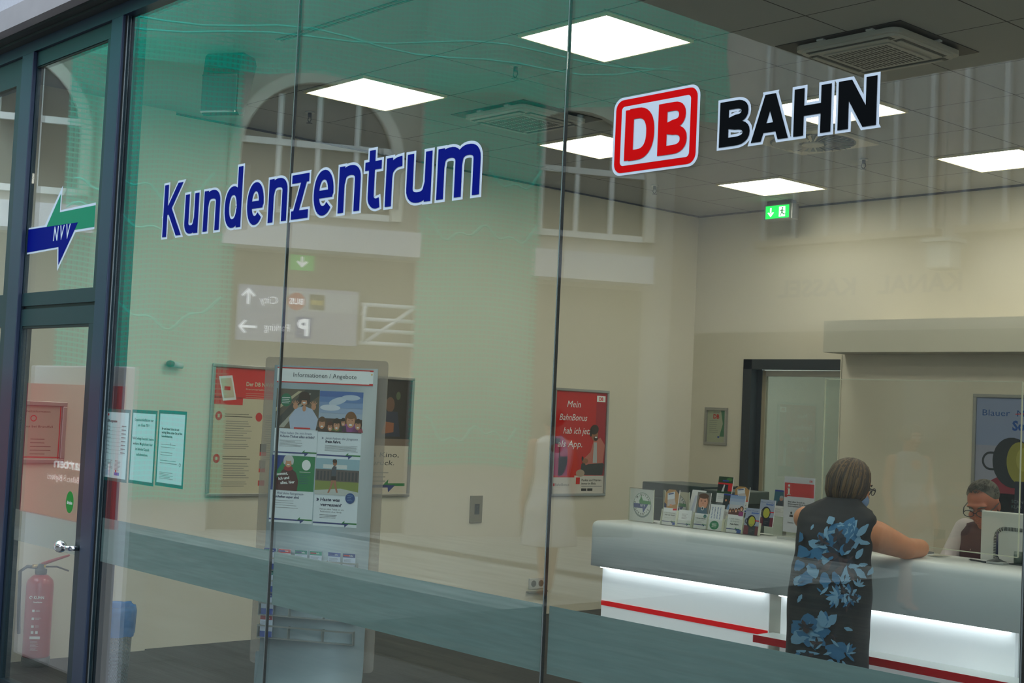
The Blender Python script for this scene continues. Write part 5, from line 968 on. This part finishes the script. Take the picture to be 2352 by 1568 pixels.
b = MB(); ms = mat('white_shirt', srgb(200, 190, 192), .8, noise_amt=.05, nscale=12)
for q in (-1, 1): limb(b, [arms[q][0]+V_(-q*.03, 0, .0), arms[q][0], arms[q][1], arms[q][2]], [.058, .062, .052, .044], ms)
limb(b, [V_(-3.80, 6.975, 1.085), V_(-3.80, 6.99, 1.03)], [.075, .10], ms)
remeshed(b, 'shirt', cl, .009, 4)
b = MB(); mv = mat('vest_dark_red', srgb(62, 22, 32), .75); garment(b, [(.55, -3.80, 7.03, .17, .135, 0), (.75, -3.80, 7.02, .18, .14, 0), (.93, -3.80, 6.99, .200, .14, 0), (1.04, -3.80, 6.975, .190, .120, 0), (1.10, -3.80, 6.975, .160, .092, 0), (1.125, -3.80, 6.985, .085, .06, 0)], mv, wr=.003); b.build('vest', cl, fix=False)
MB().box((-3.88, 6.857, .955), (-3.858, 6.862, .97), ink(220, 190, 180)).build('name_badge', cl)
for q in (-1, 1):
    b = MB(); limb(b, [V_(-3.80+q*.09, 7.06, .53), V_(-3.80+q*.11, 6.97, .51), V_(-3.80+q*.11, 7.0, .28), V_(-3.80+q*.11, 7.02, .10)], [.10, .078, .068, .058], mat('dark_trousers', (.02, .022, .03), .8)); remeshed(b, 'trouser_leg', cl, .010, 3); MB().ball((-3.80+q*.11, 6.94, .035), (.045, .12, .034), mat('shoe_dark', (.03, .03, .035), .5), 3).build('shoe', cl)
t = thing('office_chair', 'black office chair under the seated clerk behind the counter', 'chair', (-3.8, 7.12, 0)); MB().box((-4.03, 6.98, .33), (-3.57, 7.36, .40), M_dark, .02).build('seat', t); MB().box((-3.98, 7.30, .50), (-3.62, 7.35, .98), M_dark, .02).box((-3.84, 7.33, .40), (-3.76, 7.36, .52), M_dark).build('backrest', t); MB().cyl((-3.8, 7.15, .09), (-3.8, 7.15, .33), .03, M_silver).build('column', t)
for k in range(5): a = k*2*PI/5+.3; MB().box((-.0, -.02, .05), (.26, .02, .08), M_dark).build('leg', t).matrix_local = Matrix.Translation(Vector((-3.8, 7.15, .0))-t.location) @ Matrix.Rotation(a, 4, 'Z')

# ---------------------------------------------------------------- items inside by the door
t = thing('fire_extinguisher', 'red fire extinguisher with black hose standing behind the door pane', 'fire extinguisher', (-7.80, 3.36, 0)); X0 = V_(-7.80, 3.36, 0); mr = mat('extinguisher_red', srgb(165, 14, 26), .3, coat=.4)
MB().lathe(X0, [(.078, 0.0), (.080, .01), (.080, .05), (.074, .052)], M_dark).build('foot_ring', t)
MB().lathe(X0+V3*.0525, [(.074, 0), (.077, .01), (.077, .42), (.070, .445), (.045, .468), (.03, .475)], mr).build('cylinder', t)
MB().lathe(X0+V3*.528, [(.032, 0), (.034, .01), (.034, .03), (.02, .035), (.016, .06)], M_dark).build('valve', t)
u_ = V_(.62, .78, 0)
MB().tube([X0+V3*.585, X0+u_*.05+V3*.605, X0+u_*.16+V3*.645], [.010, .010, .006], mr, 8).build('carry_handle', t); MB().tube([X0+u_*.01+V3*.572, X0+u_*.09+V3*.575, X0+u_*.16+V3*.553], .005, M_dark, 8).build('trigger', t); MB().tube([X0+V3*.565, X0-u_*.08+V3*.57, X0-u_*.12+V3*.54, X0-u_*.115+V3*.35, X0-u_*.105+V3*.18], .010, M_dark, 10).build('hose', t); MB().cyl(X0+V3*.572-u_*.02, X0+V3*.572-u_*.05, .012, mat('brass', (.6, .45, .2), .3, 1)).build('hose_fitting', t); MB().ball(X0+u_*.02+V3*.575, .008, ink(220, 190, 30), 2).build('safety_pin', t)
Nn = V_(.86, -.51, 0).normalized(); Uu = V_(.51, .86, 0).normalized()
for w_, z, s_, h_ in ((.07, .395, 'KUHN', .016), (.06, .372, 'Feuerlöscher', .009)):
    p = Print(X0+Nn*.0776-Uu*.02+V3*z, Uu, N=Nn); p.text(0, 0, s_, h_, WH, 1, w_=w_*.8, bold=.03); 
    if h_ > .01: p.arc(-.016, .008, .005, .009, 0, 300, WH, 1)
    p.build('label_text', t)
p = Print(X0+Nn*.0777-Uu*.025+V3*.13, Uu, N=Nn); 
for k in range(3): p.rect(0, .19-k*.045, .014, .014, WH, 1); p.lines(.02, .20-k*.045, .032, 2, .006, WH, 1, .0015, seed=k)
p.rect(-.006, .035, .058, .016, WH, 1); p.rect(0, .065, .014, .016, WH, 1); p.rect(.024, .065, .014, .016, WH, 1); p.lines(0, .02, .045, 8, .007, WH, 1, .0012, seed=9); p.build('label_print', t)
t = thing('waste_bin', 'tall wire mesh bin with blue bag behind the door frame', 'waste bin', (-6.42, 3.13, 0)); BCn = V_(-6.455, 3.13, 0)
def bin_mat():
    m = bpy.data.materials.new('wire_mesh'); m.use_nodes = True; q = m.node_tree; b = q.nodes['Principled BSDF']; b.inputs['Base Color'].default_value = (.16, .22, .25, 1); b.inputs['Metallic'].default_value = .5; b.inputs['Roughness'].default_value = .4
    ch = q.nodes.new('ShaderNodeTexChecker'); tc = q.nodes.new('ShaderNodeTexCoord'); mp = q.nodes.new('ShaderNodeMapping'); mp.inputs['Rotation'].default_value = (0, 0, .78); q.links.new(tc.outputs['Object'], mp.inputs[0]); q.links.new(mp.outputs[0], ch.inputs[0]); ch.inputs['Scale'].default_value = 110
    ch.inputs[1].default_value = (1, 1, 1, 1); ch.inputs[2].default_value = (.35, .35, .35, 1); q.links.new(ch.outputs[0], b.inputs['Alpha']); return m
MB().lathe(BCn, [(.115, .0), (.115, .012), (.135, .50), (.137, .51)], bin_mat()).build('bin_body', t)
f = MB(); rows = []; mbg = mat('blue_bag', srgb(20, 110, 180), .45, noise_amt=.15, nscale=20); rnd = random.Random(6)
for r_, z in ((.140, .40), (.142, .46), (.146, .52), (.139, .545), (.128, .535), (.122, .46)):
    rows.append([f.bm.verts.new(BCn+V_((r_+.006*math.sin(k*1.7+z*30))*math.cos(k*2*PI/40), (r_+.006*math.cos(k*2.3))*math.sin(k*2*PI/40), z+.012*noise.noise(Vector((k*.4, z*9, 0))))) for k in range(40)])
for A, B in zip(rows, rows[1:]):
    for k in range(40): f.bm.faces.new((A[k], A[(k+1) % 40], B[(k+1) % 40], B[k]))
f._tag(0, mbg, True); f.build('bin_bag', t, fix=False)

# ---------------------------------------------------------------- the arcade outside, seen reflected in the panes
def pav():
    m = bpy.data.materials.new('pale_paving'); m.use_nodes = True; t = m.node_tree; b = t.nodes['Principled BSDF']; tc = t.nodes.new('ShaderNodeTexCoord'); br = t.nodes.new('ShaderNodeTexBrick'); t.links.new(tc.outputs['Object'], br.inputs[0])
    br.inputs['Scale'].default_value = 1; br.inputs['Brick Width'].default_value = .8; br.inputs['Row Height'].default_value = .4; br.inputs['Mortar Size'].default_value = .006; br.inputs['Color1'].default_value = (.17, .165, .15, 1); br.inputs['Color2'].default_value = (.12, .118, .11, 1); br.inputs['Mortar'].default_value = (.06, .058, .055, 1)
    n = t.nodes.new('ShaderNodeTexNoise'); mp = t.nodes.new('ShaderNodeMapping'); mp.inputs['Scale'].default_value = (.6, 7, 1); mp.inputs['Rotation'].default_value = (0, 0, .35); t.links.new(tc.outputs['Object'], mp.inputs[0]); t.links.new(mp.outputs[0], n.inputs[0]); n.inputs['Scale'].default_value = 3; n.inputs['Detail'].default_value = 6
    mx = t.nodes.new('ShaderNodeMixRGB'); mx.blend_type = 'OVERLAY'; mx.inputs[0].default_value = .9; t.links.new(br.outputs[0], mx.inputs[1]); t.links.new(n.outputs[0], mx.inputs[2]); t.links.new(mx.outputs[0], b.inputs['Base Color']); b.inputs['Roughness'].default_value = .8; return m
struct('trim_20', MB().box((-40, -20, -.12), (14, 2.899, -.0005), pav()))
struct('trim_29', MB().box((-30, -9, -.0004), (-8.31, -1.7, .003), mat('sunlit_paving', (.40, .385, .35), .8, noise_amt=.5, nscale=2, stretch=(.5, 4, 1))))  # further paving, sunlight put into a paler base colour
struct('trim_21', MB().box((-30, -4.15, 0), (-8.31, -3.85, .004), mat('paving_band', (.05, .048, .046), .8)))
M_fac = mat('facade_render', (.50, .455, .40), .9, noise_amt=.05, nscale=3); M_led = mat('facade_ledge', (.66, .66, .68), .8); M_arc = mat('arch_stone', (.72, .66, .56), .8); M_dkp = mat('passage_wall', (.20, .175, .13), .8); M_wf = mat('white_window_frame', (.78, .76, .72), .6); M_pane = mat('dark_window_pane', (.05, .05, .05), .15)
FO = V_(-13.76, -5.35, 0); FU = V_(-.4393, .8983, 0); FN = V_(.8983, .4393, 0); FF = (FO, FU, V3, FN)
def fp(mb, s0, s1, z0, z1, n0, n1, m): return mb.prism([(-s1, z0), (-s0, z0), (-s0, z1), (-s1, z1)], n0, n1, m, FF)
struct('wall_arcade', fp(MB(), -9.5, 3.2, 0, 9.5, -.4, 0, M_fac))
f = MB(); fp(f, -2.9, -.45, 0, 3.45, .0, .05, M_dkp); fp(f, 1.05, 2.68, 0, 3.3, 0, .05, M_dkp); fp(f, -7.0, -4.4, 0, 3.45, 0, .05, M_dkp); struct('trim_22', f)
struct('trim_23', fp(fp(MB(), -.45, 1.05, 0, 9.5, 0, .28, M_fac), -4.4, -2.9, 0, 9.5, 0, .28, M_fac))
def archp(c, r, z0, zs, n=20): return [(-(c+r), z0)]+[(-c-r*math.cos(PI*k/n), zs+r*math.sin(PI*k/n)) for k in range(n+1)]+[(-(c-r), z0)]
for i, (c_, lab) in enumerate(((-1.76, 'arched window with white mullions in the arcade wall, above the direction sign'), (1.69, 'arched window with white mullions in the arcade wall, next to the corner'), (-5.58, 'arched window with white mullions in the arcade wall, reflected in the door fanlight'))):
    t = thing('arched_window', lab, 'window', FO+FU*-c_+V3*3.99, 'arched windows opposite'); f = MB(); outer, inner = archp(c_, 1.10, 3.95, 4.67), archp(c_, .96, 3.95, 4.67)
    f.bm.faces.ensure_lookup_table(); A = [f.bm.verts.new(FO+FU*u+V3*z+FN*.14) for u, z in outer]; B = [f.bm.verts.new(FO+FU*u+V3*z+FN*.14) for u, z in inner]; A2 = [f.bm.verts.new(FO+FU*u+V3*z) for u, z in outer]; B2 = [f.bm.verts.new(FO+FU*u+V3*z) for u, z in inner]
    for k in range(len(outer)-1):
        for q in ((A[k], A[k+1], B[k+1], B[k]), (A2[k], A2[k+1], A[k+1], A[k]), (B[k], B[k+1], B2[k+1], B2[k])): f.bm.faces.new(q)
    f._tag(0, M_arc); f.build('arch_surround', t); MB().prism(archp(c_, .955, 3.99, 4.67), .01, .03, M_pane, FF).build('pane', t)
    f = MB()
    for s_ in (-.49, 0, .49): fp(f, c_+s_-.03, c_+s_+.03, 3.99, 4.67+math.sqrt(.9-s_*s_)-.03, .03, .08, M_wf)
    fp(f, c_-.95, c_+.95, 4.80, 4.88, .03, .09, M_wf); fp(f, c_-.95, c_+.95, 3.95, 4.03, .03, .09, M_wf); f.build('window_bars', t)
struct('trim_24', fp(fp(MB(), -2.9, -.46, 3.48, 3.79, .01, .45, M_led), 1.05, 2.68, 3.36, 3.72, .01, .45, M_led)); struct('trim_25', fp(MB(), -7.0, -4.4, 3.48, 3.79, .01, .45, M_led))
# direction sign, truss, exit sign on the arcade wall
t = thing('direction_sign', 'long grey overhead direction sign with arrows, reflected in the glass', 'sign', FO+FU*1.9+FN*.3+V3*2.3); fp(MB(), -2.67, -1.19, 2.33, 3.01, .2, .3, mat('sign_grey', srgb(165, 162, 185), .6)).build('sign_board', t)
p = Print(FO+FU*1.19+FN*.301+V3*2.33, FU, N=FN, step=.002); SW = mat('sign_white', (.9, .9, .95), .6, emit=.9)
p.rect(0, .40, .95, .24, mat('sign_pale', srgb(190, 190, 200), .6), 1); p.ell(.77, .51, .11, .11, ink(200, 60, 70), 2); p.text(.77, .475, 'BUS', .07, SW, 3, align='c', bold=.03); p.rect(.42, .42, .19, .19, ink(60, 55, 40), 2); p.rect(.44, .48, .15, .06, ink(190, 160, 40), 3)
p.text(1.0, .46, 'City', .09, SW, 3); p.text(.60, .10, 'P', .19, SW, 3, bold=.04); p.rect(.56, .06, .2, .26, ink(60, 80, 160), 2); p.text(.84, .13, 'Parking', .09, SW, 3, w_=.3)
p.poly([(1.34, .44), (1.37, .44), (1.37, .60), (1.34, .60)], SW, 3); p.poly([(1.355, .64), (1.44, .55), (1.42, .53), (1.355, .60), (1.29, .53), (1.27, .55)], SW, 3); p.poly([(1.24, .15), (1.42, .15), (1.42, .18), (1.24, .18)], SW, 3); p.poly([(1.46, .165), (1.38, .25), (1.36, .235), (1.42, .165), (1.36, .095), (1.38, .08)], SW, 3); p.build('sign_print', t)
f = MB(); 
for s_ in (-2.5, -1.35): fp(f, s_-.02, s_+.02, 2.4, 2.8, .05, .1999, M_offw)
f.build('wall_arm', t)
t = thing('sign_truss', 'white lattice bracket beside the reflected direction sign', 'truss', FO+FU*.7+FN*.3+V3*2.3); f = MB(); tw = mat('truss_white', (.8, .8, .8), .5)
G = lambda s_, z, n=.25: FO+FU*-s_+V3*z+FN*n
for a, q in (((-1.15, 2.86), (-.18, 2.86)), ((-1.15, 2.38), (-.2, 2.38)), ((-1.10, 2.38), (-1.10, 2.86)), ((-.42, 2.38), (-.42, 2.86)), ((-1.10, 2.68), (-.42, 2.68)), ((-1.10, 2.54), (-.42, 2.54)), ((-1.05, 2.40), (-.48, 2.84)), ((-1.13, 2.72), (-1.08, 2.84))): f.tube([G(*a), G(*q)], .026, tw, 8)
f.tube([G(-.42, 2.62), G(-.42, 2.62, .05)], .02, tw, 8); f.build('lattice', t)
t = thing('exit_sign', 'green arrow exit sign on the arcade wall, reflected above the direction sign', 'exit sign', FO+FU*1.9+FN*.1+V3*3.2); fp(MB(), -2.04, -1.74, 3.25, 3.44, .051, .10, mat('exit_green', srgb(30, 170, 70), .5, emit=.8)).build('housing', t)
p = Print(FO+FU*1.74+FN*.101+V3*3.25, FU, N=FN, step=.002); p.poly([(.135, .08), (.165, .08), (.165, .17), (.135, .17)], SW, 1); p.poly([(.15, .03), (.22, .10), (.20, .12), (.15, .08), (.10, .12), (.08, .10)], SW, 1); p.build('arrow', t)
# second wall
struct('wall_hall', MB().box((-12.38, -8.5, 0), (9, -8.15, 9.5), mat('hall_render', (.42, .36, .31), .9, noise_amt=.05, nscale=3)))
f = MB(); f.box((-11.9, -8.149, 0), (9, -8.09, 2.75), mat('added_dark_storey', (.06, .055, .05), .5))  # dark lower storey, added to dim the hall wall's reflection
struct('trim_28', f)
for i, (x0, x1, lab) in enumerate(((-10.80, -8.43, 'tall pale barred hall window, above the end of the wall lettering'), (-8.0, -5.6, 'tall pale barred hall window, middle one above the lettering'), (-5.1, -2.7, 'tall pale barred hall window furthest right on the hall wall'))):
    t = thing('hall_window', lab, 'window', ((x0+x1)/2, -8.15, 3.9), 'tall hall windows opposite'); MB().box((x0, -8.149, 3.9), (x1, -8.12, 8.2), mat('hall_pane', (.30, .28, .25), .5)).build('pane', t)
    for k in range(6): x = x0+(x1-x0)*k/5; MB().box((x-.03, -8.119, 3.9), (x+.03, -8.05, 8.2), mat('pale_mullion', (.50, .48, .45), .6)).build('mullion', t)
    MB().box((x0-.1, -8.149, 3.82), (x1+.1, -8.0, 3.899), mat('sill_brown', (.34, .27, .2), .8)).build('sill', t)
wt = thing('wall_lettering', 'dark blue-grey capital letters on the hall wall, reflected mirrored at right', 'lettering', (-9, -8.14, 3.2))
p = Print((-7.10, -8.148, 3.19), (-1, 0, 0), N=(0, 1, 0), step=.004); ml = mat('letter_blue_grey', srgb(100, 104, 125), .6)
p.text(0, 0, 'R', .22, ml, 1, bold=.02); p.text(.95, 0, 'KANAL', .20, ml, 1, w_=1.10, bold=.03); p.text(2.35, 0, 'KASSEL', .20, ml, 1, w_=1.15, bold=.03); p.build('letters', wt)
t = thing('hanging_lantern', 'small lantern hanging on a long cord before the hall wall', 'lamp', (-8.15, -7.9, 3.6)); MB().cyl((-8.15, -7.9, 3.72), (-8.15, -7.9, 9.4), .012, M_offw).build('cord', t); MB().box((-8.30, -8.02, 3.40), (-8.0, -7.78, 3.70), mat('lantern_glass', (.5, .5, .45), .4), .02).build('lantern', t); MB().box((-8.34, -8.06, 3.7001), (-7.96, -7.74, 3.74), M_offw).build('lantern_cap', t)
# netting
def net_mat():
    m = bpy.data.materials.new('green_net'); m.use_nodes = True; t = m.node_tree; t.nodes.clear(); out = t.nodes.new('ShaderNodeOutputMaterial'); mix = t.nodes.new('ShaderNodeMixShader'); tr = t.nodes.new('ShaderNodeBsdfTransparent'); df = t.nodes.new('ShaderNodeBsdfDiffuse'); df.inputs[0].default_value = (.015, .80, .58, 1)
    tl = t.nodes.new('ShaderNodeBsdfTranslucent'); tl.inputs[0].default_value = (.015, .80, .58, 1); ad = t.nodes.new('ShaderNodeMixShader'); t.links.new(df.outputs[0], ad.inputs[1]); t.links.new(tl.outputs[0], ad.inputs[2])
    uv = t.nodes.new('ShaderNodeUVMap'); sp = t.nodes.new('ShaderNodeSeparateXYZ'); t.links.new(uv.outputs[0], sp.inputs[0])
    def mth(op, a, b_=None):
        n = t.nodes.new('ShaderNodeMath'); n.operation = op
        for i, v in enumerate((a, b_)):
            if v is None: continue
            if isinstance(v, (int, float)): n.inputs[i].default_value = v
            else: t.links.new(v, n.inputs[i])
        return n.outputs[0]
    l = [mth('LESS_THAN', mth('ABSOLUTE', mth('SUBTRACT', mth('FRACT', mth('DIVIDE', sp.outputs[k], .06)), .5)), .16) for k in (0, 1)]
    fac = mth('ADD', mth('MULTIPLY', mth('MAXIMUM', l[0], l[1]), .52), .28)
    t.links.new(fac, mix.inputs[0]); t.links.new(tr.outputs[0], mix.inputs[1]); t.links.new(ad.outputs[0], mix.inputs[2]); t.links.new(mix.outputs[0], out.inputs[0]); return m
M_net = net_mat()
def net(name, lab, s0, s1, z0, z1, n, amp=.12, seed=0):
    f = MB(); uvl = f.bm.loops.layers.uv.new('UVMap'); NX, NZ = int((s1-s0)/.12), int((z1-z0)/.12); g = []
    for j in range(NZ+1):
        row = []
        for i in range(NX+1):
            s_, z = s0+(s1-s0)*i/NX, z0+(z1-z0)*j/NZ; d_ = noise.noise(Vector((s_*.9+seed, z*.9, seed)))*amp+noise.noise(Vector((s_*3+seed, z*1.2, seed)))*amp*.4; sag = .25*math.sin(PI*i/NX)*(1 if j == 0 else 0)*0+.12*noise.noise(Vector((s_*1.3, seed, 0)))
            row.append((f.bm.verts.new(FO+FU*-s_+V3*(z+sag)+FN*(n+d_)), (s_+.03*d_*9, z+.2*d_)))
        g.append(row)
    for j in range(NZ):
        for i in range(NX):
            q = [g[j][i], g[j][i+1], g[j+1][i+1], g[j+1][i]]; fc = f.bm.faces.new([a for a, _ in q])
            for lp, (_, uv_) in zip(fc.loops, q): lp[uvl].uv = uv_
    f._tag(0, M_net, True); o = f.build(name, fix=False, label=lab, cat='safety net', group='green safety nets'); rnd = random.Random(seed*7); mrp = mat('net_rope', (.03, .75, .55), .8)
    for q in range(3):
        a0, b0 = s0+(s1-s0)*rnd.uniform(0, .2), s0+(s1-s0)*rnd.uniform(.8, 1); z_ = z0+(z1-z0)*rnd.uniform(.1, .9); ph = rnd.uniform(0, 6); MB().tube([FO+FU*-(a0+(b0-a0)*k/24)+V3*(z_+.10*math.sin(k*.4+ph)+.05*math.sin(k*1.1)-.15*math.sin(PI*k/24))+FN*(n+.16) for k in range(25)], .013, mrp, 5).build('seam_rope', o)
    return o
net('safety_net', 'green safety net across the top of the arcade wall', -9.0, 4.4, 5.55, 9.3, .75, .2, 1)
net('safety_net', 'green safety net wrapped over the pier left of the first arch', -4.75, -2.75, .35, 5.9, .42, .06, 2)
net('safety_net', 'green safety net wrapped over the pier between two arches', -.50, 1.10, .9, 5.9, .42, .05, 3)
# added unseen canopy: cuts sky light on the paving, darkens the reflections
struct('trim_26', MB().box((-7.4, -5.4, 4.9), (12, -1.4, 5.2), mat('shade_canopy', (.22, .20, .18), .9)))
# ticket machine as a thin panel; glow added to strengthen its reflection
t = thing('ticket_panel', 'red and white ticket advertising panel with added glow beside the entrance, seen reflected in the glass', 'advertising panel', (-7.45, 2.3, 0)); MB().box((-8.25, 2.27, 0), (-6.99, 2.34, 1.75), mat('machine_white_glow', (.62, .64, .70), .4, emit=.24), .01).build('cabinet', t)
MB().box((-8.245, 2.3405, .86), (-6.995, 2.357, 1.64), mat('machine_red_glow', srgb(200, 60, 74), .5, emit=.28)).build('red_panel', t); MB().box((-7.42, 2.3575, 1.22), (-7.05, 2.362, 1.44), mat('machine_screen', (.35, .38, .42), .3)).build('display', t)
p = Print((-7.06, 2.359, 1.155), (-1, 0, 0), N=(0, 1, 0), step=.001); p.text(0, 0, 'Fahrkarten', .055, SW, 1, w_=.72, bold=.03); p.text(.1, -.075, 'Tickets · Billets · Biglietti', .035, SW, 1, w_=.70); p.build('machine_lettering', t)

def shaded_paving_mat():  # outside paving; dark plank tones put its shade into the colour
    m = bpy.data.materials.new('shaded_paving'); m.use_nodes = True; t = m.node_tree; b = t.nodes['Principled BSDF']; tc = t.nodes.new('ShaderNodeTexCoord'); br = t.nodes.new('ShaderNodeTexBrick'); t.links.new(tc.outputs['Object'], br.inputs[0]); br.inputs['Scale'].default_value = 1
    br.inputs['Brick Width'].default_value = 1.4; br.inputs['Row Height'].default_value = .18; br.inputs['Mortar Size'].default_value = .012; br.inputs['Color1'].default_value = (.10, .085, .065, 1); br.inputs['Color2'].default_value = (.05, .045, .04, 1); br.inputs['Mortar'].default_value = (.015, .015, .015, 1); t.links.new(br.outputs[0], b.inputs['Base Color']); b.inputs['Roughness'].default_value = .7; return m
struct('trim_27', MB().box((-8.3, -8.1, -.0004), (9, .4, .003), shaded_paving_mat()))
# two passers-by outside
def walker(lab, x, y, face, top, skirt, stride=.12):
    t = thing('person', lab, 'person', (x, y, 0)); q = skin_mat('skin', srgb(196, 132, 96)); b = MB(); Fx = Vector((math.cos(face), math.sin(face), 0)); Sx = Vector((-Fx.y, Fx.x, 0)); O = V_(x, y, 0)
    hd = head(b, O+V3*1.53+Fx*.02, Fx, V3, q, 1.0); limb(b, [O+V3*1.45, O+V3*1.36], [.052, .06], q); limb(b, [O+V3*1.27, O+V3*1.05, O+V3*.93], [.12, .11, .13], q)
    for s_ in (-1, 1):
        sh_ = O+Sx*.175*s_+V3*1.33; el = sh_+V3*-.28+Fx*-.04*s_+Sx*.03*s_; wr_ = el+V3*-.23+Fx*.09; limb(b, [sh_, el, wr_], [.052, .040, .026], q); hand(b, wr_, V3*-1+Fx*.15, Sx*s_, q, .95, s_, .2)
        hp_ = O+Sx*.09*s_+V3*.88; kn = hp_+V3*-.40+Fx*stride*s_*.8; an = kn+V3*-.40+Fx*stride*s_*.6; an.z = .08; limb(b, [hp_, kn, an, an+Fx*.10-V3*.03], [.085, .058, .038, .032], q)
        MB().ball(an+Fx*.06-V3*.042, (.05, .05, .036), ink(60, 64, 72), 3).ball(an+Fx*.12-V3*.05, (.045, .045, .028), ink(60, 64, 72), 3).build('shoe', t)
    remeshed(b, 'body', t, .009, 4); face_bits(t, hd); hair_cap(t, hd, 1.0, mh, mh2, mh3, .06, 110, thick=.014)
    b = MB(); mt = mat('walker_top', top, .8); rz = face+PI/2
    garment(b, [(.90, x, y, .175, .13, rz), (1.05, x, y, .155, .115, rz), (1.22, x, y, .18, .125, rz), (1.34, x, y, .195, .095, rz), (1.39, x, y, .11, .075, rz), (1.41, x, y, .07, .06, rz)], mt, wr=.004); b.build('top', t, fix=False)
    b = MB(); garment(b, [(.46, x, y, .24, .20, rz), (.75, x, y, .215, .17, rz), (.96, x, y, .17, .13, rz)], mat('walker_skirt', skirt, .8), wr=.012); b.build('skirt', t, fix=False)
walker('passer-by in pale top and skirt outside, ghosted beside the second pane joint', -8.66, -2.50, math.radians(200), (.75, .72, .68), (.70, .68, .66))
walker('passer-by in dark skirt outside, legs ghosted over the counter front', -6.70, -5.0, math.radians(20), (.35, .33, .32), (.30, .22, .18))
